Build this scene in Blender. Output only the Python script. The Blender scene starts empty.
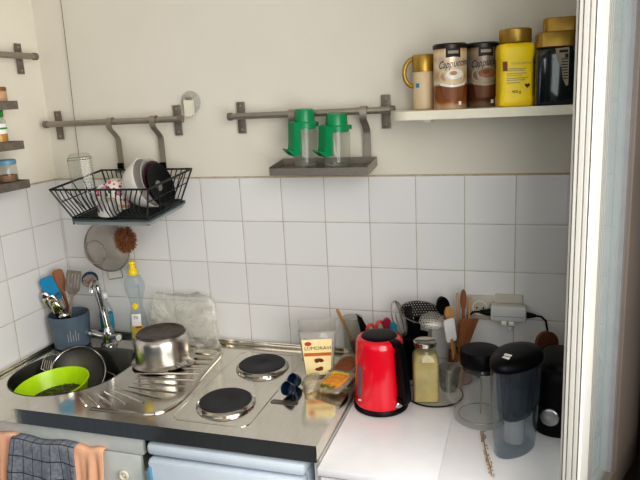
import bpy, bmesh, math, random
from mathutils import Vector, Matrix, Euler, noise
random.seed(7)
PI = math.pi
SC = bpy.context.scene
COL = SC.collection
V = Vector

# ------------------------------------------------------------------ materials
def lin(c):
    return tuple(((x/255)/12.92 if x/255 <= .04045 else (((x/255)+.055)/1.055)**2.4) for x in c)

class NT:
    def __init__(s, name):
        s.m = bpy.data.materials.new(name); s.m.use_nodes = True
        s.t = s.m.node_tree; s.t.nodes.clear()
        s.out = s.n('ShaderNodeOutputMaterial')
    def n(s, typ, **kw):
        nd = s.t.nodes.new(typ)
        for k, v in kw.items(): setattr(nd, k, v)
        return nd
    def l(s, a, b): s.t.links.new(a, b)
    def setv(s, nd, **kw):
        for k, v in kw.items(): nd.inputs[k.replace('_', ' ')].default_value = v
    def math(s, op, a, b=None, clamp=False):
        nd = s.n('ShaderNodeMath', operation=op, use_clamp=clamp)
        for i, x in enumerate((a, b)):
            if x is None: continue
            if hasattr(x, 'is_linked'): s.l(x, nd.inputs[i])
            else: nd.inputs[i].default_value = x
        return nd.outputs[0]
    def coords(s, scale=(1, 1, 1), kind='Object'):
        tc = s.n('ShaderNodeTexCoord'); mp = s.n('ShaderNodeMapping')
        mp.inputs['Scale'].default_value = scale
        s.l(tc.outputs[kind], mp.inputs['Vector']); return mp.outputs[0]
    def noise(s, vec, scale=10, detail=3, rough=.5):
        nd = s.n('ShaderNodeTexNoise'); s.l(vec, nd.inputs['Vector'])
        nd.inputs['Scale'].default_value = scale; nd.inputs['Detail'].default_value = detail
        nd.inputs['Roughness'].default_value = rough; return nd.outputs['Fac']
    def ramp(s, fac, stops):
        nd = s.n('ShaderNodeValToRGB'); s.l(fac, nd.inputs['Fac'])
        el = nd.color_ramp.elements
        while len(el) < len(stops): el.new(.5)
        for e, (p, c) in zip(el, stops): e.position = p; e.color = (*c, 1)
        return nd.outputs['Color']
    def mixc(s, fac, a, b):
        nd = s.n('ShaderNodeMix', data_type='RGBA')
        for i, x in ((0, fac), (6, a), (7, b)):
            if hasattr(x, 'is_linked'): s.l(x, nd.inputs[i])
            elif i == 0: nd.inputs[0].default_value = x
            else: nd.inputs[i].default_value = (*x, 1)
        return nd.outputs[2]
    def bump(s, h, strength=.2, dist=.002):
        nd = s.n('ShaderNodeBump'); s.l(h, nd.inputs['Height'])
        nd.inputs['Strength'].default_value = strength; nd.inputs['Distance'].default_value = dist
        return nd.outputs['Normal']

def pbr(name, col, rough=.5, metal=0, var=.06, nscale=25, bump=0, bscale=60, coat=0, nvec=(1, 1, 1), spec=.5, rvar=0):
    t = NT(name); c = lin(col)
    p = t.n('ShaderNodeBsdfPrincipled')
    v = t.coords(nvec); f = t.noise(v, nscale)
    d = tuple(max(0, x*(1-var*2.2)) for x in c); h = tuple(min(1, x*(1+var*1.6)) for x in c)
    t.l(t.ramp(f, [(.3, d), (.7, h)]), p.inputs['Base Color'])
    p.inputs['Roughness'].default_value = rough; p.inputs['Metallic'].default_value = metal
    p.inputs['Coat Weight'].default_value = coat; p.inputs['Specular IOR Level'].default_value = spec
    if rvar:
        r = t.math('MULTIPLY_ADD', f, rvar); r.node.inputs[2].default_value = rough-rvar/2
        t.l(r, p.inputs['Roughness'])
    if bump: t.l(t.bump(t.noise(t.coords(nvec), bscale, 4), bump), p.inputs['Normal'])
    t.l(p.outputs[0], t.out.inputs[0]); return t.m

def glass(name, tint=(245, 246, 245), gloss=.12, dif=.06, difcol=(230, 235, 230), rough=.05, streak=0, sscale=20):
    """thin clear wall: tinted see-through + facing-weighted reflection + a little milky scatter"""
    t = NT(name)
    tr = t.n('ShaderNodeBsdfTransparent'); tr.inputs[0].default_value = (*lin(tint), 1)
    gl = t.n('ShaderNodeBsdfGlossy'); gl.inputs['Roughness'].default_value = rough
    gl.inputs['Color'].default_value = (.9, .9, .9, 1)
    df = t.n('ShaderNodeBsdfDiffuse'); df.inputs[0].default_value = (*lin(difcol), 1)
    lw = t.n('ShaderNodeLayerWeight'); lw.inputs['Blend'].default_value = .3
    f = t.math('MULTIPLY_ADD', t.math('POWER', lw.outputs['Facing'], 2.2), .65); f.node.inputs[2].default_value = gloss*.2
    m1 = t.n('ShaderNodeMixShader'); m2 = t.n('ShaderNodeMixShader')
    ns = t.noise(t.coords(), sscale, 4, .6)
    if streak:
        b = t.bump(ns, .8, .01); t.l(b, gl.inputs['Normal']); t.l(b, lw.inputs['Normal'])
        sf = t.math('POWER', ns, 3); sf = t.math('MULTIPLY_ADD', sf, streak); sf.node.inputs[2].default_value = dif
        t.l(sf, m1.inputs[0])
    else:
        sf = t.math('MULTIPLY_ADD', ns, dif*.5); sf.node.inputs[2].default_value = dif*.75
        t.l(sf, m1.inputs[0])
    t.l(tr.outputs[0], m1.inputs[1]); t.l(df.outputs[0], m1.inputs[2])
    t.l(f, m2.inputs[0]); t.l(m1.outputs[0], m2.inputs[1]); t.l(gl.outputs[0], m2.inputs[2])
    t.l(m2.outputs[0], t.out.inputs[0]); return t.m

def tile_mat(name, axis, off):
    t = NT(name); tc = t.n('ShaderNodeTexCoord'); sp = t.n('ShaderNodeSeparateXYZ')
    t.l(tc.outputs['Object'], sp.inputs[0])
    hs = []
    cells = []
    for o, sh in ((axis, off), ('Z', 0.0)):
        a = t.math('ADD', sp.outputs[o], sh+30*.15); a = t.math('DIVIDE', a, .15)
        cells.append(t.math('FLOOR', a)); fr = t.math('FRACT', a)
        d = t.math('MINIMUM', fr, t.math('SUBTRACT', 1.0, fr)); hs.append(d)
    dist = t.math('MINIMUM', hs[0], hs[1])
    mask = t.math('SUBTRACT', dist, .0045); mask = t.math('MULTIPLY', mask, 120, True)
    cv = t.n('ShaderNodeCombineXYZ'); t.l(cells[0], cv.inputs[0]); t.l(cells[1], cv.inputs[1])
    wn = t.n('ShaderNodeTexWhiteNoise'); t.l(cv.outputs[0], wn.inputs['Vector'])
    tilec = t.ramp(wn.outputs['Value'], [(0, lin((216, 215, 214))), (1, lin((222, 221, 220)))])
    gn = t.noise(t.coords(), 14, 3)
    grout = t.ramp(gn, [(.35, lin((158, 150, 134))), (.7, lin((190, 184, 170)))])
    p = t.n('ShaderNodeBsdfPrincipled')
    t.l(t.mixc(mask, grout, tilec), p.inputs['Base Color'])
    r = t.math('MULTIPLY_ADD', mask, -.5); r.node.inputs[2].default_value = .72; t.l(r, p.inputs['Roughness'])
    h = t.math('MULTIPLY', t.math('SUBTRACT', dist, .004), 18, True)
    wob = t.noise(t.coords(), 9, 2); h2 = t.math('MULTIPLY_ADD', wob, .25); t.l(h, h2.node.inputs[2])
    t.l(t.bump(h2, .35, .0016), p.inputs['Normal'])
    t.l(p.outputs[0], t.out.inputs[0]); return t.m

def perforated(name, col, scale, metal=1, rough=.35, hole=.3, plane='XZ'):
    t = NT(name); tc = t.n('ShaderNodeTexCoord'); sp = t.n('ShaderNodeSeparateXYZ'); t.l(tc.outputs['Object'], sp.inputs[0])
    u = t.math('MULTIPLY', sp.outputs[plane[0]], scale); w = t.math('MULTIPLY', sp.outputs[plane[1]], scale)
    row = t.math('FLOOR', w); sh = t.math('MULTIPLY', t.math('MODULO', t.math('ABSOLUTE', row), 2.0), .5)
    fu = t.math('SUBTRACT', t.math('FRACT', t.math('ADD', u, sh)), .5); fw = t.math('SUBTRACT', t.math('FRACT', w), .5)
    r = t.math('SQRT', t.math('ADD', t.math('MULTIPLY', fu, fu), t.math('MULTIPLY', fw, fw)))
    m = t.math('LESS_THAN', r, hole)
    p = t.n('ShaderNodeBsdfPrincipled'); p.inputs['Base Color'].default_value = (*lin(col), 1)
    p.inputs['Metallic'].default_value = metal; p.inputs['Roughness'].default_value = rough
    tr = t.n('ShaderNodeBsdfTransparent'); mx = t.n('ShaderNodeMixShader')
    t.l(m, mx.inputs[0]); t.l(p.outputs[0], mx.inputs[1]); t.l(tr.outputs[0], mx.inputs[2])
    t.l(mx.outputs[0], t.out.inputs[0]); return t.m

def mesh_cloth(name, col, alpha=.6):
    """fine woven wire: too fine to draw wire by wire, so part see-through"""
    t = NT(name); p = t.n('ShaderNodeBsdfPrincipled'); p.inputs['Base Color'].default_value = (*lin(col), 1)
    p.inputs['Metallic'].default_value = .6; p.inputs['Roughness'].default_value = .5
    tr = t.n('ShaderNodeBsdfTransparent'); mx = t.n('ShaderNodeMixShader')
    w = t.n('ShaderNodeTexWave'); t.l(t.coords(), w.inputs['Vector']); w.inputs['Scale'].default_value = 160
    f = t.math('MULTIPLY_ADD', w.outputs['Fac'], .2); f.node.inputs[2].default_value = alpha-.1
    t.l(f, mx.inputs[0]); t.l(tr.outputs[0], mx.inputs[1]); t.l(p.outputs[0], mx.inputs[2])
    t.l(mx.outputs[0], t.out.inputs[0]); return t.m

def check_cloth(name):
    t = NT(name); tc = t.n('ShaderNodeTexCoord'); sp = t.n('ShaderNodeSeparateXYZ'); t.l(tc.outputs['UV'], sp.inputs[0])
    ms = []
    for o, per in (('X', 7.0), ('Y', 5.0)):
        f = t.math('FRACT', t.math('MULTIPLY', sp.outputs[o], per))
        ms.append(t.math('LESS_THAN', t.math('ABSOLUTE', t.math('SUBTRACT', f, .5)), .035))
    m = t.math('MAXIMUM', ms[0], ms[1])
    base = t.ramp(t.noise(t.coords(), 90, 4), [(.3, lin((104, 108, 118))), (.7, lin((140, 144, 152)))])
    p = t.n('ShaderNodeBsdfPrincipled'); t.l(t.mixc(m, base, lin((58, 62, 72))), p.inputs['Base Color'])
    p.inputs['Roughness'].default_value = .95
    t.l(t.bump(t.noise(t.coords(), 400, 2), .3, .001), p.inputs['Normal'])
    t.l(p.outputs[0], t.out.inputs[0]); return t.m

def floral(name):
    t = NT(name); vec = t.coords()
    vo = t.n('ShaderNodeTexVoronoi'); t.l(vec, vo.inputs['Vector']); vo.inputs['Scale'].default_value = 62
    bl = t.math('LESS_THAN', vo.outputs['Distance'], .42)
    n2 = t.noise(t.coords(), 22, 1)
    fl = t.ramp(n2, [(.40, lin((70, 110, 78))), (.46, lin((176, 40, 110))), (.56, lin((206, 80, 140))), (.66, lin((200, 150, 90)))])
    p = t.n('ShaderNodeBsdfPrincipled'); t.l(t.mixc(bl, lin((226, 218, 206)), fl), p.inputs['Base Color'])
    p.inputs['Roughness'].default_value = .25; t.l(p.outputs[0], t.out.inputs[0]); return t.m

def wood(name, a, b, sc=(60, 60, 6)):
    t = NT(name); p = t.n('ShaderNodeBsdfPrincipled')
    t.l(t.ramp(t.noise(t.coords(sc), 1.5, 4, .6), [(.3, lin(a)), (.7, lin(b))]), p.inputs['Base Color'])
    p.inputs['Roughness'].default_value = .55; t.l(p.outputs[0], t.out.inputs[0]); return t.m

def can_art(name, dark):
    """printed can: cream swirls over two cups of frothy coffee, brown below"""
    t = NT(name); tc = t.n('ShaderNodeTexCoord'); sp = t.n('ShaderNodeSeparateXYZ'); t.l(tc.outputs['Object'], sp.inputs[0])
    vec = t.coords((1, 1, .7))
    ns = t.noise(vec, 26, 2, .5)
    z = t.math('DIVIDE', sp.outputs['Z'], .18)
    zz = t.math('ADD', z, t.math('MULTIPLY', t.math('SUBTRACT', ns, .5), .10))
    k = .62 if dark else 1.0  # second can: all print colours scaled down to paint in its shade
    C = lambda c: lin(tuple(int(x*k) for x in c))
    body = t.ramp(zz, [(0, C((214, 190, 160))), (.06, C((190, 160, 128))), (.10, C((142, 84, 48))), (.34, C((120, 66, 38))), (.38, C((226, 210, 186))), (.46, C((206, 184, 150))), (.60, C((216, 196, 168))), (.66, C((232, 222, 206))), (.82, C((228, 206, 172))), (.96, C((204, 150, 84)))])
    sw = t.n('ShaderNodeTexWave'); sw.wave_type = 'RINGS'; t.l(vec, sw.inputs['Vector']); sw.inputs['Scale'].default_value = 12; sw.inputs['Distortion'].default_value = 5
    c2 = t.mixc(t.math('MULTIPLY', sw.outputs['Fac'], .38), body, C((168, 112, 62)))
    p = t.n('ShaderNodeBsdfPrincipled'); t.l(c2, p.inputs['Base Color'])
    p.inputs['Roughness'].default_value = .28; p.inputs['Metallic'].default_value = .25
    t.l(p.outputs[0], t.out.inputs[0]); return t.m

M = {}
M['plaster'] = pbr('wall_plaster', (217, 212, 200), .9, var=.012, nscale=3, bump=.25, bscale=90)
M['plaster_l'] = pbr('wall_plaster_lit', (226, 220, 206), .9, var=.012, nscale=3, bump=.25, bscale=90)  # lighter copy of the plaster, paints in the left wall's stronger daylight
M['taupe'] = pbr('taupe_shade_tone', (104, 94, 86), .6, var=.03, nscale=6)  # grey-brown carries the backlit shade of right wall and sash in its colour
M['ceil'] = pbr('ceiling_paint', (226, 222, 214), .95, var=.01, nscale=3)
M['floor'] = pbr('dark_floor', (40, 48, 58), .5, var=.1, nscale=9)
M['caulk'] = pbr('caulk', (186, 172, 146), .8, var=.08, nscale=40)
M['tile_b'] = tile_mat('white_wall_tiles', 'X', 0.0)
M['tile_l'] = tile_mat('white_wall_tiles_left', 'Y', .158-.15)
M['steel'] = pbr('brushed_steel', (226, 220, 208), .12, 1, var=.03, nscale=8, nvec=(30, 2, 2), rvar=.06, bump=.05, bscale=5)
M['steel_dk'] = pbr('shaded_sink_steel', (92, 92, 90), .32, 1, var=.08, nscale=12)  # darker copy of the worktop steel, basin shade put into the colour
M['nickel'] = pbr('satin_nickel', (168, 160, 150), .42, .8, var=.08, nscale=30, nvec=(2, 2, 40))
M['shelfmetal'] = pbr('grey_shelf_metal', (130, 121, 112), .5, .45, var=.10, nscale=40)
M['chrome'] = pbr('chrome', (205, 205, 205), .08, 1, var=.02)
M['polished'] = pbr('polished_pot_steel', (196, 190, 182), .14, 1, var=.03, nscale=5)
M['potsteel'] = pbr('satin_pot_steel', (200, 194, 186), .26, 1, var=.06, nscale=6, nvec=(8, 8, .5))
M['potbase'] = pbr('used_pot_base', (98, 90, 84), .38, .8, var=.18, nscale=40)
M['iron'] = pbr('black_hotplate', (44, 44, 47), .6, .2, var=.08, nscale=50)
M['badge'] = pbr('hob_badge', (120, 112, 102), .35, .8, var=.05)
M['blackwire'] = pbr('black_coated_wire', (22, 23, 25), .4, 0, var=.05)
M['traygrey'] = pbr('grey_drip_tray', (92, 106, 106), .4, 0, var=.05)
M['traylip'] = pbr('pale_tray_lip', (150, 158, 158), .4, 0, var=.05)
M['green'] = pbr('green_plastic', (8, 134, 84), .35, var=.03)
M['lime'] = pbr('lime_plastic', (186, 226, 8), .3, var=.03)
M['glass'] = glass('clear_glass')
M['glassjar'] = glass('thick_clear_glass', (242, 243, 240), .16, .05)
M['glasscup'] = glass('tumbler_glass', (238, 239, 238), .2, .08)
M['tubplastic'] = glass('clear_tub_plastic', (236, 236, 232), .15, .22, (236, 236, 236))
M['bag'] = glass('crinkled_clear_film', (249, 249, 246), .16, .05, (250, 249, 244), .15, .9, 22)
M['soapclear'] = glass('clear_soap', (240, 244, 246), .12, .07, (232, 236, 240))
M['pitcher'] = glass('smoky_pitcher_plastic', (220, 227, 232), .3, .06, (170, 182, 194))
M['pitcherdark'] = glass('dark_blue_filter_plastic', (96, 112, 140), .2, .12, (50, 66, 92))
M['windowglass'] = glass('window_glass', (242, 247, 247), .1, .22, (240, 250, 250), .05)
M['white'] = pbr('white_plastic', (226, 226, 224), .35, var=.015)
M['offwhite'] = pbr('offwhite_plastic', (222, 216, 198), .4, var=.02)
M['ceramic'] = pbr('white_ceramic', (226, 222, 216), .15, var=.015)
M['ceramicg'] = pbr('pale_grey_ceramic', (176, 172, 168), .2, var=.02)
M['blackgloss'] = pbr('black_glossy', (16, 16, 18), .2, var=.05)
M['plateblk'] = pbr('black_plate', (9, 13, 17), .4, var=.05, spec=.2)
M['plum'] = pbr('plum_glaze', (74, 40, 52), .25, var=.05)
M['black'] = pbr('black_plastic', (9, 9, 11), .4, var=.05, spec=.18)
M['blackmat'] = pbr('matte_black', (10, 10, 11), .5, var=.05, spec=.15)
M['red'] = pbr('red_kettle', (212, 8, 38), .22, 0, var=.02, coat=.5)
M['gauge'] = pbr('grey_gauge_window', (122, 98, 104), .2, var=.05)
M['crockblue'] = pbr('blue_grey_crock', (84, 98, 112), .45, var=.05)
M['bluesil'] = pbr('blue_silicone', (0, 128, 172), .45, var=.03)
M['bluedark'] = pbr('navy_plastic', (20, 46, 78), .3, var=.05)
M['eggblue'] = pbr('dark_blue_gloss', (12, 34, 58), .12, var=.05, coat=.5)
M['wood'] = wood('beech_wood', (166, 120, 76), (196, 152, 104))
M['woodm'] = wood('brown_wood', (120, 74, 44), (152, 98, 60))
M['woodd'] = wood('dark_wood', (84, 50, 32), (112, 68, 42))
M['crockbr'] = wood('brown_crock', (110, 66, 40), (138, 86, 54))
M['gold'] = pbr('gold_lid', (176, 142, 66), .35, .55, var=.05, nscale=60)
M['yellow'] = pbr('yellow_jar', (240, 208, 14), .35, var=.02)
M['yellowp'] = pbr('yellow_cap', (236, 206, 30), .35, var=.02)
M['paleyel'] = pbr('pale_yellow_jar', (206, 186, 120), .4, var=.03)
M['cream'] = pbr('cream_canister', (212, 190, 156), .4, var=.02)
M['coffee'] = pbr('dark_coffee_jar', (20, 28, 32), .12, var=.1, coat=.5)
M['olive'] = pbr('olive_powder', (196, 178, 116), .9, var=.10, nscale=20)
M['grey'] = pbr('grey_plastic', (124, 124, 124), .4, var=.03)
M['greyw'] = pbr('grey_white_front', (190, 194, 190), .4, var=.02)
M['fridge'] = pbr('fridge_white', (206, 216, 226), .35, var=.015)
M['topwhite'] = pbr('white_worktop', (228, 227, 229), .32, var=.01)
M['dark'] = pbr('dark_gap', (20, 26, 30), .8, var=.05)
M['peach'] = pbr('peach_cloth', (232, 180, 148), .9, var=.06, nscale=14, bump=.3, bscale=200)
M['check'] = check_cloth('grey_check_cloth')
M['navycloth'] = pbr('navy_cloth', (52, 62, 92), .9, var=.08)
M['floral'] = floral('floral_mug_print')
M['perfblack'] = perforated('perforated_black', (46, 44, 42), 118, .5, .45, .28)
M['perfgrey'] = perforated('perforated_steel', (186, 182, 174), 125, .5, .45, .30)
M['sieve'] = mesh_cloth('fine_wire_mesh', (156, 148, 136), .6)
M['sievedk'] = mesh_cloth('fine_wire_mesh_dark', (104, 100, 90), .75)
M['fibre'] = pbr('brown_fibre', (136, 88, 56), .9, var=.2, nscale=90)
M['bristle'] = pbr('pale_bristle', (206, 186, 172), .9, var=.15, nscale=120)
M['label_cream'] = pbr('cream_label', (238, 222, 168), .55, var=.02)
M['ink'] = pbr('dark_ink', (36, 28, 22), .6, var=.02)
M['ink_green'] = pbr('olive_ink', (56, 54, 24), .6, var=.02)
M['ink_brown'] = pbr('brown_ink', (120, 60, 40), .6, var=.05)
M['ink_orange'] = pbr('orange_ink', (190, 104, 44), .6, var=.05)
M['ink_red'] = pbr('red_ink', (190, 60, 40), .6, var=.02)
M['ink_white'] = pbr('white_ink', (236, 234, 230), .6, var=.02)
M['ink_grey'] = pbr('grey_label', (150, 140, 120), .5, var=.05)
M['ink_blue'] = pbr('blue_label', (40, 130, 160), .5, var=.05)
M['cheese'] = pbr('orange_cheese', (222, 146, 46), .45, var=.12, nscale=60)
M['ham'] = pbr('brown_slices', (150, 84, 34), .4, var=.15, nscale=50)
M['leaf'] = pbr('green_print', (96, 120, 50), .5, var=.2, nscale=80)
M['film'] = glass('pack_film', (232, 226, 210), .3, .2, (226, 220, 204), .12, .4, 40)
M['redhandle'] = pbr('coral_red_handle', (206, 70, 54), .35, var=.04)
M['magenta'] = pbr('magenta_handle', (150, 26, 66), .35, var=.04)
M['teal'] = pbr('teal_handle', (30, 124, 140), .35, var=.04)
M['can_lid'] = pbr('dark_brown_lid', (34, 24, 20), .35, var=.05)
M['can1'] = can_art('cappuccino_can_print', False)
M['can2'] = can_art('cappuccino_can_print_shaded', True)  # same can print, darkened to stand for shade on the shelf
M['cord'] = pbr('thin_grey_cord', (120, 108, 92), .7, var=.05)
M['twig'] = pbr('dried_twig', (156, 122, 82), .9, var=.15)
M['spice_o'] = pbr('orange_spice', (214, 150, 30), .7, var=.1)
M['spice_b'] = pbr('brown_spice', (140, 100, 70), .7, var=.15)
M['lidblue'] = pbr('blue_lid', (98, 150, 178), .4, var=.03)
M['lidgreen'] = pbr('green_cap', (30, 140, 50), .4, var=.03)
M['beige'] = pbr('beige_jar', (196, 160, 126), .5, var=.04)
M['seal'] = pbr('grey_gasket', (150, 160, 160), .5, var=.03)
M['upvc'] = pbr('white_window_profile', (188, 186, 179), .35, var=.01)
M['upvc_in'] = pbr('dimmed_window_inner_profile', (136, 135, 130), .4, var=.01)  # copy of the white profile, colour darkened to offset strong light on its side
M['adapter'] = pbr('shaded_white_adapter', (190, 190, 188), .4, var=.015)  # white plastic darkened, paints in the shade of the right corner
M['socket'] = pbr('shaded_cream_socket_plate', (186, 180, 166), .4, var=.02)  # cream plate lowered in tone for the same painted corner shade
M['silver'] = pbr('silver_dial', (170, 170, 168), .3, .9, var=.1, nscale=60)
M['peas'] = pbr('food_scraps', (78, 76, 52), .7, var=.3, nscale=60)

# ------------------------------------------------------------------ mesh builder
class MB:
    def __init__(s): s.v = []; s.f = []; s.x = Matrix.Identity(4); s.uv = None
    def xf(s, m=None): s.x = m if m is not None else Matrix.Identity(4); return s
    def add(s, vs, fs):
        o = len(s.v); s.v += [s.x @ V(v) for v in vs]; s.f += [tuple(i+o for i in f) for f in fs]; return s
    def box(s, c, d, bev=0, seg=2):
        if not bev:
            x, y, z = c; a, b, e = d[0]/2, d[1]/2, d[2]/2
            vs = [(x+i*a, y+j*b, z+k*e) for k in (-1, 1) for j in (-1, 1) for i in (-1, 1)]
            return s.add(vs, [(0, 2, 3, 1), (4, 5, 7, 6), (0, 1, 5, 4), (2, 6, 7, 3), (0, 4, 6, 2), (1, 3, 7, 5)])
        bm = bmesh.new(); bmesh.ops.create_cube(bm, size=1)
        for v in bm.verts: v.co = V((v.co.x*d[0], v.co.y*d[1], v.co.z*d[2]))
        bmesh.ops.bevel(bm, geom=bm.edges[:], offset=bev, segments=seg, profile=.5, affect='EDGES')
        for v in bm.verts: v.co += V(c)
        bm.verts.index_update()
        s.add([v.co.copy() for v in bm.verts], [tuple(v.index for v in f.verts) for f in bm.faces]); bm.free(); return s
    def b2(s, x0, x1, y0, y1, z0, z1, bev=0):
        return s.box(((x0+x1)/2, (y0+y1)/2, (z0+z1)/2), (x1-x0, y1-y0, z1-z0), bev)
    def loft(s, rings, closed=True, cap0=True, cap1=True):
        n = len(rings[0]); vs = [p for r in rings for p in r]; fs = []
        for i in range(len(rings)-1):
            for j in range(n if closed else n-1):
                k = (j+1) % n
                fs.append((i*n+j, i*n+k, (i+1)*n+k, (i+1)*n+j))
        if closed and cap0: fs.append(tuple(range(n-1, -1, -1)))
        if closed and cap1: fs.append(tuple((len(rings)-1)*n+j for j in range(n)))
        return s.add(vs, fs)
    def lathe(s, prof, c=(0, 0, 0), n=32, cap0=True, cap1=True, sx=1, sy=1):
        rings = [[(c[0]+r*sx*math.cos(2*PI*j/n), c[1]+r*sy*math.sin(2*PI*j/n), c[2]+z) for j in range(n)] for r, z in prof]
        return s.loft(rings, True, cap0, cap1)
    def tube(s, pts, r, n=8, closed=False, flat=None):
        P = [V(p) for p in pts]; m = len(P)
        rr = r if isinstance(r, (list, tuple)) else [r]*m
        rings = []; up = None
        for i in range(m):
            a = P[(i-1) % m] if (closed or i > 0) else P[i]; b = P[(i+1) % m] if (closed or i < m-1) else P[i]
            t = (b-a).normalized()
            if up is None: up = t.orthogonal().normalized()
            up = (up-t*up.dot(t))
            up = up.normalized() if up.length > 1e-6 else t.orthogonal().normalized()
            sd = t.cross(up)
            rings.append([P[i]+(up*math.cos(2*PI*j/n)+sd*math.sin(2*PI*j/n))*rr[i] for j in range(n)])
        if closed: rings.append(rings[0]); return s.loft(rings, True, False, False)
        return s.loft(rings)
    def strap(s, pts, side, w, t):
        """flat bar along pts; side = width direction"""
        P = [V(p) for p in pts]; sd = V(side).normalized(); rings = []
        for i, p in enumerate(P):
            tg = (P[min(i+1, len(P)-1)]-P[max(i-1, 0)]).normalized(); nn = tg.cross(sd).normalized()
            rings.append([p+sd*w/2+nn*t/2, p-sd*w/2+nn*t/2, p-sd*w/2-nn*t/2, p+sd*w/2-nn*t/2])
        return s.loft(rings)
    def prism(s, poly, z0, z1, axis='z'):
        def q(u, w, h): return {'z': (u, w, h), 'y': (u, h, w), 'x': (h, u, w)}[axis]
        return s.loft([[q(u, w, z0) for u, w in poly], [q(u, w, z1) for u, w in poly]])
    def ball(s, c, r, n=16, m=10, sc=(1, 1, 1)):
        prof = [(math.sin(PI*i/m)*r, -math.cos(PI*i/m)*r) for i in range(m+1)]
        prof[0] = (1e-5, -r); prof[-1] = (1e-5, r)
        rings = [[(c[0]+a*sc[0]*math.cos(2*PI*j/n), c[1]+a*sc[1]*math.sin(2*PI*j/n), c[2]+z*sc[2]) for j in range(n)] for a, z in prof]
        return s.loft(rings)
    def torus(s, c, R, r, n=36, k=8, sx=1, sy=1, plane='xy'):
        q = {'xy': lambda a, b: (a, b, 0), 'xz': lambda a, b: (a, 0, b), 'yz': lambda a, b: (0, a, b)}[plane]
        pts = [V(c)+V(q(R*sx*math.cos(2*PI*j/n), R*sy*math.sin(2*PI*j/n))) for j in range(n)]
        return s.tube(pts, r, k, True)
    def grid(s, fn, nu, nv, thick=0):
        vs = [fn(i/nu, j/nv) for j in range(nv+1) for i in range(nu+1)]
        fs = [(j*(nu+1)+i, j*(nu+1)+i+1, (j+1)*(nu+1)+i+1, (j+1)*(nu+1)+i) for j in range(nv) for i in range(nu)]
        if s.uv is None: s.uv = [(0, 0)]*len(s.v)
        s.uv += [(i/nu, j/nv) for j in range(nv+1) for i in range(nu+1)]
        return s.add(vs, fs)
    def build(s, name, mat, parent=None, angle=38, loc=None):
        me = bpy.data.meshes.new(name); me.from_pydata([tuple(v) for v in s.v], [], s.f); me.validate()
        bm = bmesh.new(); bm.from_mesh(me); bmesh.ops.recalc_face_normals(bm, faces=bm.faces[:])
        if s.uv and len(s.uv) == len(bm.verts):
            ul = bm.loops.layers.uv.new('UVMap')
            for f in bm.faces:
                for lp in f.loops: lp[ul].uv = s.uv[lp.vert.index]
        bm.to_mesh(me); bm.free()
        for p in me.polygons: p.use_smooth = True
        me.set_sharp_from_angle(angle=math.radians(angle))
        me.materials.append(M[mat] if isinstance(mat, str) else mat)
        o = bpy.data.objects.new(name, me); COL.objects.link(o)
        if parent: o.parent = parent
        if loc is not None: o.location = loc
        return o

def tag(o, label, cat, group=None, kind=None):
    o['label'] = label; o['category'] = cat
    if group: o['group'] = group
    if kind: o['kind'] = kind
    return o
def thing(name, label, cat, loc=(0, 0, 0), rot=None, group=None):
    o = bpy.data.objects.new(name, None); COL.objects.link(o); o.empty_display_size = .03
    o.location = loc
    if rot is not None: o.rotation_euler = rot if not isinstance(rot, (int, float)) else (0, 0, rot)
    return tag(o, label, cat, group)
def struct(o): o['kind'] = 'structure'; return o
def dup(root, loc, rot=None, label=None):
    r = root.copy(); COL.objects.link(r); r.location = loc
    if rot is not None: r.rotation_euler = rot
    if label: r['label'] = label
    for ch in list(root.children):
        c = ch.copy(); COL.objects.link(c); c.parent = r
        for g in ch.children:
            d = g.copy(); COL.objects.link(d); d.parent = c
    return r
def rrect(x0, x1, y0, y1, r, n=6):
    """rounded rectangle; r one radius or four (x1y1, x0y1, x0y0, x1y0)"""
    r = r if isinstance(r, (list, tuple)) else [r]*4; out = []
    for q, (cx, cy, sx, sy) in enumerate(((x1, y1, -1, -1), (x0, y1, 1, -1), (x0, y0, 1, 1), (x1, y0, -1, 1))):
        a0 = q*PI/2
        for i in range(n+1):
            a = a0+i/n*PI/2; out.append((cx+sx*r[q]+r[q]*math.cos(a), cy+sy*r[q]+r[q]*math.sin(a)))
    return out
def frame_from(base, tip, facing):
    """rotation with local z along base->tip and local -y turned towards facing"""
    z = (V(tip)-V(base)).normalized(); y = -(V(facing)-z*V(facing).dot(z)).normalized(); x = y.cross(z)
    return Matrix((x, y, z)).transposed().to_euler()
TOCAM = V((.5, -.8, .25))
def text_geo(s, size, shear=0, res=2, w=1.0):
    cu = bpy.data.curves.new('lettering', 'FONT'); cu.body = s; cu.size = size; cu.shear = shear
    cu.align_x = 'CENTER'; cu.align_y = 'CENTER'; cu.resolution_u = res
    o = bpy.data.objects.new('lettering', cu); COL.objects.link(o)
    bpy.context.view_layer.update()
    me = bpy.data.meshes.new_from_object(o.evaluated_get(bpy.context.evaluated_depsgraph_get()))
    vs = [(v.co.x*w, v.co.y) for v in me.vertices]; fs = [tuple(p.vertices) for p in me.polygons]
    bpy.data.objects.remove(o); bpy.data.curves.remove(cu); bpy.data.meshes.remove(me)
    return vs, fs
def text_on(mb, s, size, fn, **k):
    vs, fs = text_geo(s, size, **k); mb.add([fn(u, w) for u, w in vs], fs); return mb
def arc(n, a0, a1): return [a0+(a1-a0)*i/n for i in range(n+1)]
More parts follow.
